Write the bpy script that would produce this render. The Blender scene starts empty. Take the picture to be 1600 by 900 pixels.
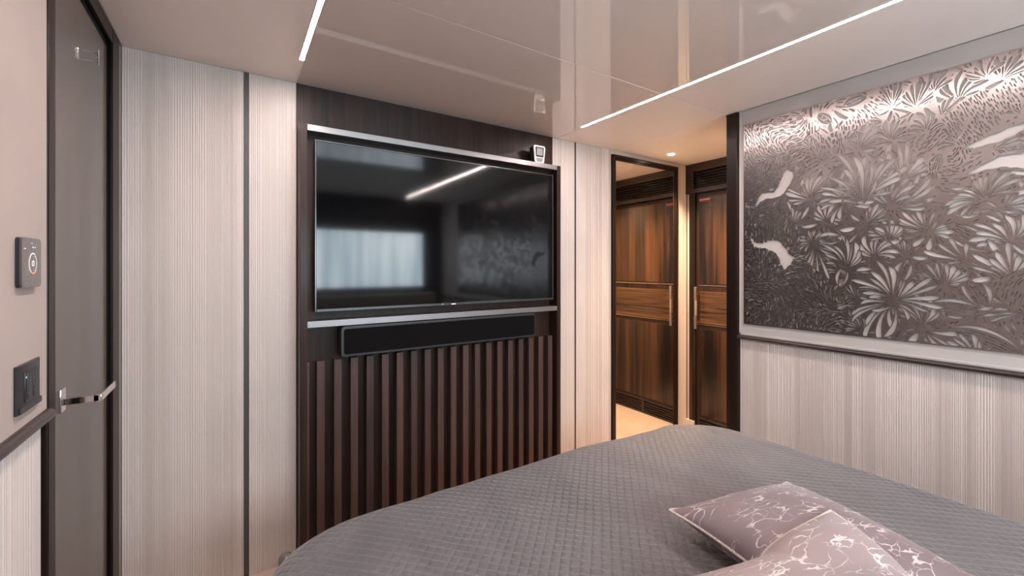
import bpy, bmesh, math, random
import numpy as np
from mathutils import Vector, Matrix
from math import sin, cos, pi, radians as RD

C = bpy.context.scene.collection
sc = bpy.context.scene

# ------------------------------------------------------------------ camera, world, exposure
CZ = 1.36
cam_d = bpy.data.cameras.new('camera')
cam = bpy.data.objects.new('camera', cam_d); C.objects.link(cam)
cam.location = (0, 0, CZ)
cam.rotation_euler = (RD(90), 0, -RD(33.1654))
cam_d.sensor_width = 36.0
cam_d.lens = 665.87 / 1600 * 36
cam_d.shift_y = -32.5 / 1600
cam_d.clip_start = 0.02
sc.camera = cam

w = bpy.data.worlds.new('world'); sc.world = w; w.use_nodes = True
w.node_tree.nodes['Background'].inputs[0].default_value = (0.75, 0.85, 1.0, 1)
w.node_tree.nodes['Background'].inputs[1].default_value = 0.3
sc.view_settings.view_transform = 'Standard'
sc.view_settings.look = 'None'
sc.view_settings.gamma = 1.0
sc.view_settings.use_curve_mapping = False
sc.view_settings.exposure = 2.15
LED_POWER = 40.0
WINDOW_POWER = 3.2
SPOT_WARM = 38.0
ROOM_SPOT = 0.0

# ------------------------------------------------------------------ main dimensions
FZ = -0.03      # floor
HC = 2.233      # ceiling
XL, XR = -0.37, 2.38
YF, YB = 2.25, -1.1
XA, YA = 3.27, 1.37   # alcove

# ------------------------------------------------------------------ helpers
def newmat(name):
    m = bpy.data.materials.new(name); m.use_nodes = True
    nt = m.node_tree; b = nt.nodes['Principled BSDF']
    return m, nt, b
def N(nt, t, **k):
    n = nt.nodes.new(t)
    for a, v in k.items():
        if a.startswith('i_'):
            key = a[2:]
            key = int(key) if key.isdigit() else key.replace('_', ' ')
            n.inputs[key].default_value = v
        else: setattr(n, a, v)
    return n
def L(nt, a, b): nt.links.new(a, b)
def ramp(nt, fac, stops):
    r = N(nt, 'ShaderNodeValToRGB')
    els = r.color_ramp.elements
    while len(els) < len(stops): els.new(0.5)
    for e, (p, c) in zip(els, stops):
        e.position = p; e.color = (*c, 1) if len(c) == 3 else c
    L(nt, fac, r.inputs[0]); return r.outputs[0]
def noise(nt, scale=(1, 1, 1), s=5, detail=4, rough=0.5, dist=0.0, rot=(0, 0, 0), coord='Object'):
    tc = N(nt, 'ShaderNodeTexCoord')
    mp = N(nt, 'ShaderNodeMapping'); mp.inputs['Scale'].default_value = scale; mp.inputs['Rotation'].default_value = rot
    L(nt, tc.outputs[coord], mp.inputs[0])
    n = N(nt, 'ShaderNodeTexNoise'); n.inputs['Scale'].default_value = s
    n.inputs['Detail'].default_value = detail; n.inputs['Roughness'].default_value = rough
    n.inputs['Distortion'].default_value = dist
    L(nt, mp.outputs[0], n.inputs['Vector']); return n.outputs[0]
def bump(nt, b, h, strength=0.3, dist=0.002):
    bp = N(nt, 'ShaderNodeBump'); bp.inputs['Strength'].default_value = strength; bp.inputs['Distance'].default_value = dist
    L(nt, h, bp.inputs['Height']); L(nt, bp.outputs[0], b.inputs['Normal'])
def setp(b, **k):
    names = dict(col='Base Color', rough='Roughness', metal='Metallic', ior='IOR', coat='Coat Weight', crough='Coat Roughness',
                 sheen='Sheen Weight', spec='Specular IOR Level', cior='Coat IOR', srough='Sheen Roughness', aniso='Anisotropic')
    for a, v in k.items():
        if a == 'col': v = (*v, 1)
        b.inputs[names[a]].default_value = v
def plain(name, col, rough=0.5, metal=0.0, var=0.06, s=14, **k):
    m, nt, b = newmat(name); setp(b, rough=rough, metal=metal, **k)
    n = noise(nt, s=s, detail=5)
    lo = tuple(max(0, c * (1 - var)) for c in col); hi = tuple(min(1, c * (1 + var)) for c in col)
    L(nt, ramp(nt, n, [(0.3, lo), (0.7, hi)]), b.inputs['Base Color'])
    return m
def wood(name, dark, light, axis='z', rough=0.4, coat=0.12, fine=70, contrast=(0.35, 0.7), blend=None):
    m, nt, b = newmat(name); setp(b, rough=rough, coat=coat, crough=0.15)
    st = {'z': (1, 1, 0.03), 'y': (1, 0.04, 1), 'x': (0.04, 1, 1)}[axis]
    n1 = noise(nt, st, fine, 6, 0.6, 0.3)
    n2 = noise(nt, tuple(v if v == 1 else v * 0.5 for v in st), fine / 8, 3, 0.5, 0.6)
    mx = N(nt, 'ShaderNodeMath', operation='MULTIPLY_ADD'); mx.inputs[1].default_value = 0.45
    ml = N(nt, 'ShaderNodeMath', operation='MULTIPLY'); ml.inputs[1].default_value = 0.55
    L(nt, n2, ml.inputs[0]); L(nt, n1, mx.inputs[0]); L(nt, ml.outputs[0], mx.inputs[2])
    L(nt, ramp(nt, mx.outputs[0], [(contrast[0], dark), (contrast[1], light)]), b.inputs['Base Color'])
    bump(nt, b, n1, 0.12, 0.001)
    return m
def emis(name, col, power):
    m, nt, b = newmat(name)
    setp(b, col=(0.8, 0.8, 0.8), rough=0.4)
    b.inputs['Emission Color'].default_value = (*col, 1); b.inputs['Emission Strength'].default_value = power
    return m

def bm_box(bm, x0, x1, y0, y1, z0, z1, bev=0.0, seg=2):
    r = bmesh.ops.create_cube(bm, size=1.0)
    vs = r['verts']
    for v in vs:
        v.co = Vector(((x0 + x1) / 2 + v.co.x * (x1 - x0), (y0 + y1) / 2 + v.co.y * (y1 - y0), (z0 + z1) / 2 + v.co.z * (z1 - z0)))
    if bev > 0:
        es = list({e for v in vs for e in v.link_edges})
        bmesh.ops.bevel(bm, geom=es, offset=bev, segments=seg, affect='EDGES', profile=0.5)
def bm_prism(bm, pts, axis, a0, a1):
    """closed polygon pts (2D) extruded along axis: 'x': pts=(y,z); 'y': (x,z); 'z': (x,y)"""
    def mk(p, a):
        return {'x': (a, p[0], p[1]), 'y': (p[0], a, p[1]), 'z': (p[0], p[1], a)}[axis]
    v0 = [bm.verts.new(mk(p, a0)) for p in pts]; v1 = [bm.verts.new(mk(p, a1)) for p in pts]
    n = len(pts)
    bm.faces.new(v0); bm.faces.new(list(reversed(v1)))
    for i in range(n): bm.faces.new((v0[i], v1[i], v1[(i + 1) % n], v0[(i + 1) % n]))
def bm_tube(bm, pts, r, n=10, closed=False):
    pts = [Vector(p) for p in pts]; rings = []; m = len(pts)
    rad = r if callable(r) else (lambda i: r)
    up = Vector((0.13, 0.21, 1)).normalized()
    for i, p in enumerate(pts):
        a = pts[(i - 1) % m] if (closed or i > 0) else p; b_ = pts[(i + 1) % m] if (closed or i < m - 1) else p
        t = (b_ - a).normalized(); s = t.cross(up)
        if s.length < 1e-4: s = t.cross(Vector((1, 0, 0)))
        s.normalize(); u = s.cross(t)
        rings.append([bm.verts.new(p + (s * cos(2 * pi * k / n) + u * sin(2 * pi * k / n)) * rad(i)) for k in range(n)])
    for i in range(m if closed else m - 1):
        A, B = rings[i], rings[(i + 1) % m]
        for k in range(n): bm.faces.new((A[k], A[(k + 1) % n], B[(k + 1) % n], B[k]))
    if not closed:
        bm.faces.new(rings[0][::-1]); bm.faces.new(rings[-1])
def obj(name, bm, mat, parent=None, smooth=None):
    bmesh.ops.recalc_face_normals(bm, faces=bm.faces)
    me = bpy.data.meshes.new(name); bm.to_mesh(me); bm.free()
    return link(name, me, mat, parent, smooth)
def link(name, me, mat, parent=None, smooth=None):
    if smooth is not None:
        try:
            me.shade_smooth() if hasattr(me, 'shade_smooth') else None
            if smooth < 180: me.set_sharp_from_angle(angle=RD(smooth))
        except Exception: pass
    if isinstance(mat, (list, tuple)):
        for m in mat: me.materials.append(m)
    else: me.materials.append(mat)
    o = bpy.data.objects.new(name, me); C.objects.link(o)
    if parent:
        o.parent = parent
        o.location = -Vector(parent_base(parent))
    return o
_base = {}
def parent_base(p):
    v = Vector((0, 0, 0))
    while p is not None:
        v = v + Vector(p.location); p = p.parent
    return v
def thing(name, label, cat, loc=(0, 0, 0), group=None):
    o = bpy.data.objects.new(name, None); C.objects.link(o); o.location = loc; o.empty_display_size = 0.05
    tag(o, label, cat, group); return o
def tag(o, label, cat, group=None):
    o['label'] = label; o['category'] = cat
    if group: o['group'] = group
    return o
def struct(name, bm, mat, parent=None, smooth=None, label=None):
    o = obj(name, bm, mat, parent, smooth)
    if parent is None: o['kind'] = 'structure'
    if label: o['label'] = label
    return o
def sempty(name, loc, label=None):
    o = bpy.data.objects.new(name, None); C.objects.link(o); o.location = loc; o['kind'] = 'structure'
    if label: o['label'] = label
    return o
def box(name, x0, x1, y0, y1, z0, z1, mat, parent=None, bev=0.0, seg=2):
    bm = bmesh.new(); bm_box(bm, x0, x1, y0, y1, z0, z1, bev, seg)
    return obj(name, bm, mat, parent, 20 if bev else None)
def sbox(name, *a, **k):
    o = box(name, *a, **k)
    if k.get('parent') is None and len(a) < 8: o['kind'] = 'structure'
    return o

# ------------------------------------------------------------------ materials
M = {}
M['fluted'] = plain('fluted_lacquer', (0.69, 0.61, 0.565), 0.42, var=0.03, s=3)
def fabric(name, col, s=900, st=0.25, rough=0.85, var=0.05):
    m, nt, b = newmat(name); setp(b, rough=rough, sheen=0.25)
    n1 = noise(nt, (1, 1, 1), 6, 4); L(nt, ramp(nt, n1, [(0.3, tuple(c * (1 - var) for c in col)), (0.7, tuple(c * (1 + var) for c in col))]), b.inputs['Base Color'])
    n2 = noise(nt, (1, 1, 1.6), s / 4, 3); bump(nt, b, n2, st, 0.0008); return m
M['leather'] = fabric('pale_taupe_upholstery', (0.40, 0.32, 0.28), 600, 0.15, 0.6)
M['silk'] = fabric('pearl_grey_silk', (0.45, 0.405, 0.378), 900, 0.3, 0.7)
M['ebony'] = wood('dark_ebony_veneer', (0.010, 0.005, 0.004), (0.052, 0.026, 0.019), rough=0.42, coat=0.06)
M['ebony'].node_tree.nodes['Principled BSDF'].inputs['Specular IOR Level'].default_value = 0.22
M['casing'] = wood('dark_casing_veneer', (0.005, 0.0028, 0.002), (0.030, 0.014, 0.009), rough=0.4, coat=0.05)
M['casing'].node_tree.nodes['Principled BSDF'].inputs['Specular IOR Level'].default_value = 0.25
M['ebony_slat'] = wood('slat_walnut', (0.030, 0.015, 0.012), (0.11, 0.056, 0.044), rough=0.5, coat=0.1, fine=90)
M['ebony_h'] = wood('dark_ebony_rail', (0.014, 0.008, 0.007), (0.05, 0.03, 0.026), 'y', rough=0.3)
M['ebony_x'] = wood('dark_ebony_cross', (0.014, 0.008, 0.007), (0.05, 0.03, 0.026), 'x', rough=0.3)
M['macassar'] = wood('macassar_veneer', (0.008, 0.0038, 0.002), (0.105, 0.044, 0.017), 'z', rough=0.28, coat=0.3, fine=26, contrast=(0.44, 0.62))
M['macassar_h'] = wood('macassar_cross_grain', (0.018, 0.007, 0.003), (0.20, 0.092, 0.036), 'y', rough=0.22, coat=0.5, fine=45, contrast=(0.36, 0.62))
M['ceil_gloss'] = plain('glossy_ceiling_lacquer', (0.76, 0.65, 0.59), 0.5, var=0.01, coat=1.0, crough=0.012, cior=1.85)
M['ceil_satin'] = plain('satin_ceiling_lacquer', (0.86, 0.75, 0.69), 0.38, var=0.01)
M['joint'] = plain('ceiling_joint', (0.75, 0.66, 0.60), 0.5)
M['carpet'] = fabric('beige_carpet', (0.60, 0.45, 0.37), 1400, 0.8, 0.95, 0.12)
M['door'] = plain('taupe_gloss_lacquer', (0.088, 0.072, 0.062), 0.4, var=0.06, s=2, coat=0.6, crough=0.06)
M['steel'] = plain('satin_aluminium', (0.30, 0.285, 0.285), 0.40, 1.0, var=0.03)
M['grey_strip'] = plain('gunmetal_inlay', (0.085, 0.078, 0.078), 0.5, 0.3)
M['chrome'] = plain('polished_nickel', (0.80, 0.76, 0.73), 0.08, 1.0, var=0.01)
M['brass'] = plain('champagne_metal', (0.72, 0.58, 0.43), 0.25, 1.0, var=0.02)
M['leather_wrap'] = plain('taupe_leather_wrap', (0.27, 0.21, 0.17), 0.55)
M['black'] = plain('matte_black', (0.006, 0.006, 0.007), 0.6)
M['gap'] = plain('black_rubber_seal', (0.004, 0.003, 0.003), 0.8)
M['black_soft'] = plain('black_speaker_cloth', (0.0035, 0.003, 0.0036), 0.8, s=300, var=0.3, spec=0.12)
M['tv_body'] = plain('black_tv_plastic', (0.008, 0.008, 0.009), 0.25)
M['tv_bezel'] = plain('dark_brushed_bezel', (0.10, 0.10, 0.105), 0.25, 0.9)
m, nt, b = newmat('tv_glass'); setp(b, col=(0.003, 0.003, 0.0035), rough=0.065, ior=1.5); M['screen'] = m
m, nt, b = newmat('mirror_glass'); setp(b, col=(0.86, 0.82, 0.77), rough=0.0, metal=1.0); M['mirror'] = m
M['dev_grey'] = plain('graphite_plastic', (0.035, 0.033, 0.037), 0.4)
M['dev_dark'] = plain('charcoal_plastic', (0.02, 0.02, 0.024), 0.35)
M['dev_white'] = plain('white_plastic', (0.72, 0.68, 0.66), 0.35)
M['lcd'] = plain('grey_lcd', (0.30, 0.29, 0.28), 0.2)
M['led'] = emis('led_diffuser', (1.0, 0.865, 0.84), LED_POWER)
M['spot'] = emis('downlight_lens', (1.0, 0.78, 0.55), 12.0)
M['tick_white'] = emis('lit_white_mark', (1, 0.95, 0.9), 0.12)
M['tick_red'] = emis('lit_orange_mark', (1, 0.3, 0.18), 0.10)
M['tick_green'] = emis('lit_green_mark', (0.2, 1.0, 0.5), 0.2)
M['label_red'] = plain('dark_red_label', (0.16, 0.022, 0.022), 0.4)
M['label_txt'] = plain('pink_label_print', (0.80, 0.48, 0.46), 0.5)
M['art'] = plain('brushed_pewter', (0.34, 0.305, 0.30), 0.26, 1.0, var=0.05, s=40)
M['mattress'] = fabric('pale_mattress_ticking', (0.5, 0.46, 0.44))
M['acrylic'] = plain('smoky_acrylic', (0.20, 0.17, 0.155), 0.12, coat=0.6)

def quilt_mat():
    m, nt, b = newmat('grey_quilted_satin'); setp(b, rough=0.50, sheen=0.35, srough=0.4)
    uv = N(nt, 'ShaderNodeUVMap'); uv.uv_map = 'UVMap'
    nz = N(nt, 'ShaderNodeTexNoise'); nz.inputs['Scale'].default_value = 5; nz.inputs['Detail'].default_value = 2
    L(nt, uv.outputs[0], nz.inputs['Vector'])
    va = N(nt, 'ShaderNodeVectorMath', operation='SCALE'); va.inputs['Scale'].default_value = 0.012
    L(nt, nz.outputs['Color'], va.inputs[0])
    vb = N(nt, 'ShaderNodeVectorMath', operation='ADD'); L(nt, uv.outputs[0], vb.inputs[0]); L(nt, va.outputs[0], vb.inputs[1])
    sep = N(nt, 'ShaderNodeSeparateXYZ'); L(nt, vb.outputs[0], sep.inputs[0])
    k = pi / 0.036
    outs = []
    for sgn in (1, -1):
        a = N(nt, 'ShaderNodeMath', operation='MULTIPLY_ADD'); a.inputs[1].default_value = sgn
        L(nt, sep.outputs[1], a.inputs[0]); L(nt, sep.outputs[0], a.inputs[2])
        s = N(nt, 'ShaderNodeMath', operation='MULTIPLY'); s.inputs[1].default_value = k; L(nt, a.outputs[0], s.inputs[0])
        q = N(nt, 'ShaderNodeMath', operation='SINE'); L(nt, s.outputs[0], q.inputs[0])
        ab = N(nt, 'ShaderNodeMath', operation='ABSOLUTE'); L(nt, q.outputs[0], ab.inputs[0])
        pw = N(nt, 'ShaderNodeMath', operation='POWER'); pw.inputs[1].default_value = 0.55; L(nt, ab.outputs[0], pw.inputs[0])
        outs.append(pw.outputs[0])
    h = N(nt, 'ShaderNodeMath', operation='MINIMUM'); L(nt, outs[0], h.inputs[0]); L(nt, outs[1], h.inputs[1])
    fine = noise(nt, (1, 1, 1), 90, 3); wr = noise(nt, (1, 0.35, 1), 7, 3, 0.5, 0.8)
    f2 = N(nt, 'ShaderNodeMath', operation='MULTIPLY_ADD'); f2.inputs[1].default_value = 0.45; L(nt, fine, f2.inputs[0]); L(nt, h.outputs[0], f2.inputs[2])
    bump(nt, b, f2.outputs[0], 0.55, 0.005)
    c1 = (0.088, 0.078, 0.083); c2 = (0.122, 0.110, 0.116)
    L(nt, ramp(nt, wr, [(0.3, c1), (0.7, c2)]), b.inputs['Base Color'])
    return m
M['quilt'] = quilt_mat()

def velvet(name, base, vein, scale, thr):
    m, nt, b = newmat(name); setp(b, rough=0.6, sheen=0.35, srough=0.35)
    uv = N(nt, 'ShaderNodeUVMap'); uv.uv_map = 'UVMap'
    mp = N(nt, 'ShaderNodeMapping'); mp.inputs['Scale'].default_value = (1.0, 1.9, 1); L(nt, uv.outputs[0], mp.inputs[0])
    nz = N(nt, 'ShaderNodeTexNoise'); nz.inputs['Scale'].default_value = 9; nz.inputs['Detail'].default_value = 3; L(nt, mp.outputs[0], nz.inputs['Vector'])
    sc_ = N(nt, 'ShaderNodeVectorMath', operation='SCALE'); sc_.inputs['Scale'].default_value = 0.16; L(nt, nz.outputs['Color'], sc_.inputs[0])
    ad = N(nt, 'ShaderNodeVectorMath', operation='ADD'); L(nt, mp.outputs[0], ad.inputs[0]); L(nt, sc_.outputs[0], ad.inputs[1])
    vo = N(nt, 'ShaderNodeTexVoronoi', feature='DISTANCE_TO_EDGE'); vo.inputs['Scale'].default_value = scale; L(nt, ad.outputs[0], vo.inputs['Vector'])
    n2 = N(nt, 'ShaderNodeTexNoise'); n2.inputs['Scale'].default_value = 14; n2.inputs['Detail'].default_value = 2; L(nt, mp.outputs[0], n2.inputs['Vector'])
    # line width varies, and lines break up where the noise is low
    wd = N(nt, 'ShaderNodeMath', operation='MULTIPLY_ADD'); wd.inputs[1].default_value = 0.34; wd.inputs[2].default_value = thr; L(nt, n2.outputs[0], wd.inputs[0])
    df = N(nt, 'ShaderNodeMath', operation='SUBTRACT'); L(nt, wd.outputs[0], df.inputs[0]); L(nt, vo.outputs['Distance'], df.inputs[1])
    sm = N(nt, 'ShaderNodeMath', operation='MULTIPLY'); sm.inputs[1].default_value = 30; sm.use_clamp = True; L(nt, df.outputs[0], sm.inputs[0])
    big = N(nt, 'ShaderNodeTexNoise'); big.inputs['Scale'].default_value = 3; L(nt, mp.outputs[0], big.inputs['Vector'])
    cb = ramp(nt, big.outputs[0], [(0.35, base), (0.65, tuple(c * 1.35 for c in base))])
    mx = N(nt, 'ShaderNodeMix', data_type='RGBA'); L(nt, sm.outputs[0], mx.inputs[0]); L(nt, cb, mx.inputs[6]); mx.inputs[7].default_value = (*vein, 1)
    L(nt, mx.outputs[2], b.inputs['Base Color'])
    inv = N(nt, 'ShaderNodeMath', operation='SUBTRACT'); inv.inputs[0].default_value = 1.0; L(nt, sm.outputs[0], inv.inputs[1])
    bump(nt, b, inv.outputs[0], 0.6, 0.002)
    return m
M['velvet_dark'] = velvet('mauve_burnout_velvet', (0.145, 0.104, 0.108), (0.52, 0.44, 0.42), 20, -0.143)
M['velvet_light'] = velvet('pale_rose_burnout_velvet', (0.25, 0.19, 0.188), (0.62, 0.54, 0.52), 19, -0.146)
m, nt, b = newmat('twisted_cord'); setp(b, rough=0.6)
uvn = N(nt, 'ShaderNodeUVMap'); wv = N(nt, 'ShaderNodeTexWave'); wv.bands_direction = 'DIAGONAL'; wv.inputs['Scale'].default_value = 1.0
L(nt, uvn.outputs[0], wv.inputs['Vector']); L(nt, ramp(nt, wv.outputs[0], [(0.3, (0.20, 0.15, 0.13)), (0.55, (0.72, 0.65, 0.60))]), b.inputs['Base Color']); bump(nt, b, wv.outputs[0], 0.8, 0.002)
M['cord'] = m

# ------------------------------------------------------------------ structure: floor, ceiling, walls
random.seed(7)
struct('floor', (lambda bm: (bm_box(bm, XL - 0.1, XA + 0.1, YB - 0.1, YF + 0.1, FZ - 0.1, FZ), bm)[1])(bmesh.new()), M['carpet'])
ceil = struct('ceiling', (lambda bm: (bm_box(bm, XL - 0.1, XA + 0.1, YB - 0.1, YF + 0.1, HC + 0.0025, HC + 0.1), bm)[1])(bmesh.new()), M['joint'])
SX = 2.367; SY = 1.387; g = 0.002
LX0, LX1 = 0.229, 0.251; RX0, RX1 = 1.808, 1.830; LY0, LY1 = -0.89, 1.99
def cpanel(x0, x1, y0, y1, mat, tilt=None, extra=None):
    bm = bmesh.new()
    if extra: bm_box(bm, *extra, HC, HC + 0.012)
    bm_box(bm, x0 + g, x1 - g, y0 + g, y1 - g, HC, HC + 0.012, 0.001, 1)
    if tilt:
        cx, cy = (x0 + x1) / 2, (y0 + y1) / 2
        for v in bm.verts: v.co.z += (v.co.x - cx) * tilt[0] + (v.co.y - cy) * tilt[1]
    o = obj('ceiling_panel', bm, mat, ceil); return o
cpanel(XL, LX0, YB, YF + g, M['ceil_satin'], None, (LX0 - g - 0.001, LX1 - g, LY1 + 0.0005, YF))
cpanel(LX1, RX0, SY, YF + g, M['ceil_gloss'], None, (RX0 - g - 0.001, RX1 - g, LY1 + 0.0005, YF))
cpanel(LX1, RX0, LY0, SY, M['ceil_gloss'], (0.0022, 0.0))
cpanel(LX0, RX1, YB, LY0, M['ceil_gloss'])
cpanel(RX1, SX, SY, YF + g, M['ceil_satin'])
cpanel(RX1, XR + g, YB, SY, M['ceil_satin'])
cpanel(SX, XA + g, SY, YF + g, M['ceil_satin'])

for x0, x1, lab in ((LX0, LX1, 'left recessed white strip light in the ceiling, ending above the wood panel corner'),
                    (RX0, RX1, 'right recessed white strip light running across the glossy ceiling')):
    t = thing('strip_light', lab, 'light', ((x0 + x1) / 2, (LY0 + LY1) / 2, HC), 'recessed ceiling strip lights')
    box('diffuser', x0 + 0.003, x1 - 0.003, LY0, LY1, HC + 0.0015, HC + 0.006, M['led'], t)
    bm = bmesh.new()
    bm_box(bm, x0 + 0.0005, x0 + 0.0025, LY0, LY1, HC - 0.0005, HC + 0.006); bm_box(bm, x1 - 0.0025, x1 - 0.0005, LY0, LY1, HC - 0.0005, HC + 0.006)
    obj('channel', bm, M['dev_white'], t)

def ribs(rng, a0, a1):
    """irregular ridges between a0 and a1: list of (start, end)"""
    out = []; a = a0; wide = 0.006
    while a < a1 - 0.004:
        if rng.random() < 0.14: wide = rng.choice((0.0026, 0.0034, 0.0045, 0.006, 0.0085))
        wd = wide * rng.uniform(0.8, 1.2)
        out.append((a, min(a + wd, a1))); a += wd + rng.choice((0.0014, 0.0014, 0.0024))
    return out
def fluted_y(name, x0, x1, z0, z1, parent, seed=0, yb=2.256, yf=2.250):
    rng = random.Random(seed); bm = bmesh.new(); prof = [(x0, yb)]
    for a, e in ribs(rng, x0, x1):
        d = rng.uniform(0.0, 0.0012)
        prof += [(a, yb - 0.0025), (a + (e - a) * 0.22, yf + d), (a + (e - a) * 0.78, yf + d), (e, yb - 0.0025)]
    prof += [(x1, yb)]
    lo = [bm.verts.new((x, y, z0)) for x, y in prof]; hi = [bm.verts.new((x, y, z1)) for x, y in prof]
    for i in range(len(prof) - 1): bm.faces.new((lo[i], lo[i + 1], hi[i + 1], hi[i]))
    me = bpy.data.meshes.new(name); bm.to_mesh(me); bm.free(); return link(name, me, M['fluted'], parent)
def fluted_x(name, y0, y1, z0, z1, xb, out, parent, seed=0):
    rng = random.Random(seed); bm = bmesh.new(); prof = [(y0, xb)]
    for a, e in ribs(rng, y0, y1):
        d = rng.uniform(0, 0.0012) * out; xf = xb + 0.006 * out
        prof += [(a, xb + 0.0025 * out), (a + (e - a) * 0.22, xf - d), (a + (e - a) * 0.78, xf - d), (e, xb + 0.0025 * out)]
    prof += [(y1, xb)]
    lo = [bm.verts.new((x, y, z0)) for y, x in prof]; hi = [bm.verts.new((x, y, z1)) for y, x in prof]
    for i in range(len(prof) - 1): bm.faces.new((lo[i], lo[i + 1], hi[i + 1], hi[i]))
    me = bpy.data.meshes.new(name); bm.to_mesh(me); bm.free(); return link(name, me, M['fluted'], parent)

wf = struct('wall_front', (lambda bm: (bm_box(bm, XL - 0.1, XA + 0.1, 2.258, 2.36, FZ - 0.1, HC + 0.1), bm)[1])(bmesh.new()), M['ebony'])
for i, (a, b_) in enumerate(((-0.37, 0.039), (0.058, 0.250), (1.796, 1.992), (2.006, 2.355), (3.128, 3.27))):
    fluted_y('fluted_panel', a, b_, FZ, HC, wf, 11 + i)
fluted_y('fluted_panel', 2.355, 3.128, 2.202, HC, wf, 23)
box('trim_1', 0.0395, 0.0575, 2.2495, 2.258, FZ + 0.01, HC, M['grey_strip'])['kind'] = 'structure'
box('trim_2', 1.9925, 2.0055, 2.2495, 2.258, FZ + 0.01, HC, M['grey_strip'])['kind'] = 'structure'

# left wall with door opening
RT, RB = 1.030, 1.002
YJ0, YJ1, YD1 = 1.434, 1.485, 2.105
bm = bmesh.new()
bm_box(bm, XL - 0.12, XL - 0.008, YB - 0.1, YJ0 + 0.01, FZ - 0.1, HC + 0.1)
bm_box(bm, XL - 0.12, XL - 0.008, YD1 + 0.02, YF + 0.02, FZ - 0.1, HC + 0.1)
bm_box(bm, XL - 0.12, XL - 0.008, YJ0, YD1 + 0.02, 2.19, HC + 0.1)
wl = struct('wall_left', bm, M['ebony'])
bm = bmesh.new(); bm_box(bm, XL - 0.008, XL + 0.004, YB, YJ0 - 0.001, RT - 0.004, HC - 0.001, 0.003, 2)
obj('upholstered_panel', bm, M['leather'], wl, 20)
fluted_x('fluted_panel', YB, YJ0 - 0.013, FZ, RB + 0.004, XL - 0.0079, 1, wl, 41)
box('corner_filler', XL - 0.008, XL, 2.205, 2.2495, FZ, HC - 0.001, M['door'], wl)
bm = bmesh.new()   # half round rail
prof = [(XL - 0.008, RB)] + [(XL + 0.002 + 0.018 * cos(a), (RT + RB) / 2 + (RT - RB) / 2 * sin(a)) for a in [(-90 + 18 * i) * pi / 180 for i in range(11)]] + [(XL - 0.008, RT)]
bm_prism(bm, prof, 'y', YB + 0.002, YJ0 - 0.001)
o = obj('trim_3', bm, M['ebony_h'], None, 50); o['kind'] = 'structure'; o['label'] = 'dark half-round dado rail on the left wall'

d1 = sempty('door_1', (XL, 1.8, FZ), 'grey-brown lacquered cabin door in dark wood casing')
XS = XL - 0.012
bm = bmesh.new()
bm_box(bm, XL - 0.06, XL + 0.006, YJ0, YJ1, FZ, HC - 0.001, 0.004, 2)
bm_box(bm, XL - 0.008, XL + 0.001, YD1, 2.205, FZ, HC - 0.001, 0.001, 1)
bm_box(bm, XL - 0.008, XL + 0.0, YJ1 - 0.002, YD1 + 0.001, 2.180, HC - 0.001, 0.001, 1)
obj('casing', bm, M['casing'], d1, 20)
bm = bmesh.new(); bm_box(bm, XS - 0.040, XS - 0.006, YJ1 - 0.03, YD1 + 0.03, FZ, 2.2)
obj('door_seal', bm, M['gap'], d1)
sl = box('door_leaf', XS - 0.030, XS, YJ1 + 0.002, 2.082, FZ + 0.01, 2.155, M['door'], d1, 0.003)
box('edge_band', XS - 0.001, XS + 0.0015, YJ1 + 0.002, 1.545, FZ + 0.012, 2.154, M['door'], d1, 0.0006, 1)
# lever handle
bm = bmesh.new(); bm_box(bm, XS - 0.002, XS + 0.006, 1.572, 1.612, 0.978, 1.040, 0.0015)
hp = obj('door_handle', bm, M['chrome'], d1, 20)
bm = bmesh.new(); bm_box(bm, XS + 0.004, -0.305, 1.582, 1.602, 0.996, 1.014, 0.0015)
bm_box(bm, -0.318, -0.300, 1.582, 1.745, 0.995, 1.015, 0.002)
obj('lever', bm, M['chrome'], hp, 20)
# robe hook: thin open frame
bm = bmesh.new()
bm_box(bm, XS - 0.002, XS + 0.003, 1.730, 1.742, 1.968, 2.000, 0.001, 1)
bm_box(bm, XS, -0.337, 1.734, 1.7375, 1.9685, 1.9715, 0.0006, 1); bm_box(bm, XS, -0.337, 1.734, 1.7375, 1.994, 1.997, 0.0006, 1)
bm_box(bm, -0.3395, -0.3355, 1.733, 1.740, 1.962, 2.006, 0.001, 1)
obj('robe_hook', bm, M['chrome'], d1, 20)

# right wall
wr = struct('wall_right', (lambda bm: (bm_box(bm, XR + 0.012, XR + 0.10, YB - 0.1, YA - 0.005, FZ - 0.1, HC + 0.1), bm)[1])(bmesh.new()), M['ebony'])
RRT, RRB = 0.981, 0.958
bm = bmesh.new(); bm_box(bm, XR, XR + 0.012, YB, 1.309, RRT - 0.006, HC - 0.001, 0.003)
obj('upholstered_panel', bm, M['silk'], wr, 20)
bm = bmesh.new()   # raised border that frames the fabric
for a in ((YB, 1.306, RRT + 0.002, RRT + 0.012), (1.296, 1.306, RRT + 0.002, HC - 0.002)):
    bm_box(bm, XR - 0.0025, XR + 0.001, *a, 0.001, 1)
obj('fabric_border', bm, M['silk'], wr, 20)
fluted_x('fluted_panel', YB, 1.309, FZ, RRB - 0.001, XR + 0.0119, -1, wr, 77)
bm = bmesh.new()
prof = [(XR + 0.012, RRB)] + [(XR - 0.002 - 0.018 * cos(a), (RRT + RRB) / 2 + (RRT - RRB) / 2 * sin(a)) for a in [(-90 + 18 * i) * pi / 180 for i in range(11)]] + [(XR + 0.012, RRT)]
bm_prism(bm, prof, 'y', YB + 0.002, 1.309)
o = obj('trim_4', bm, M['ebony_h'], None, 50); o['kind'] = 'structure'; o['label'] = 'dark half-round dado rail under the metal artwork'
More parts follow.
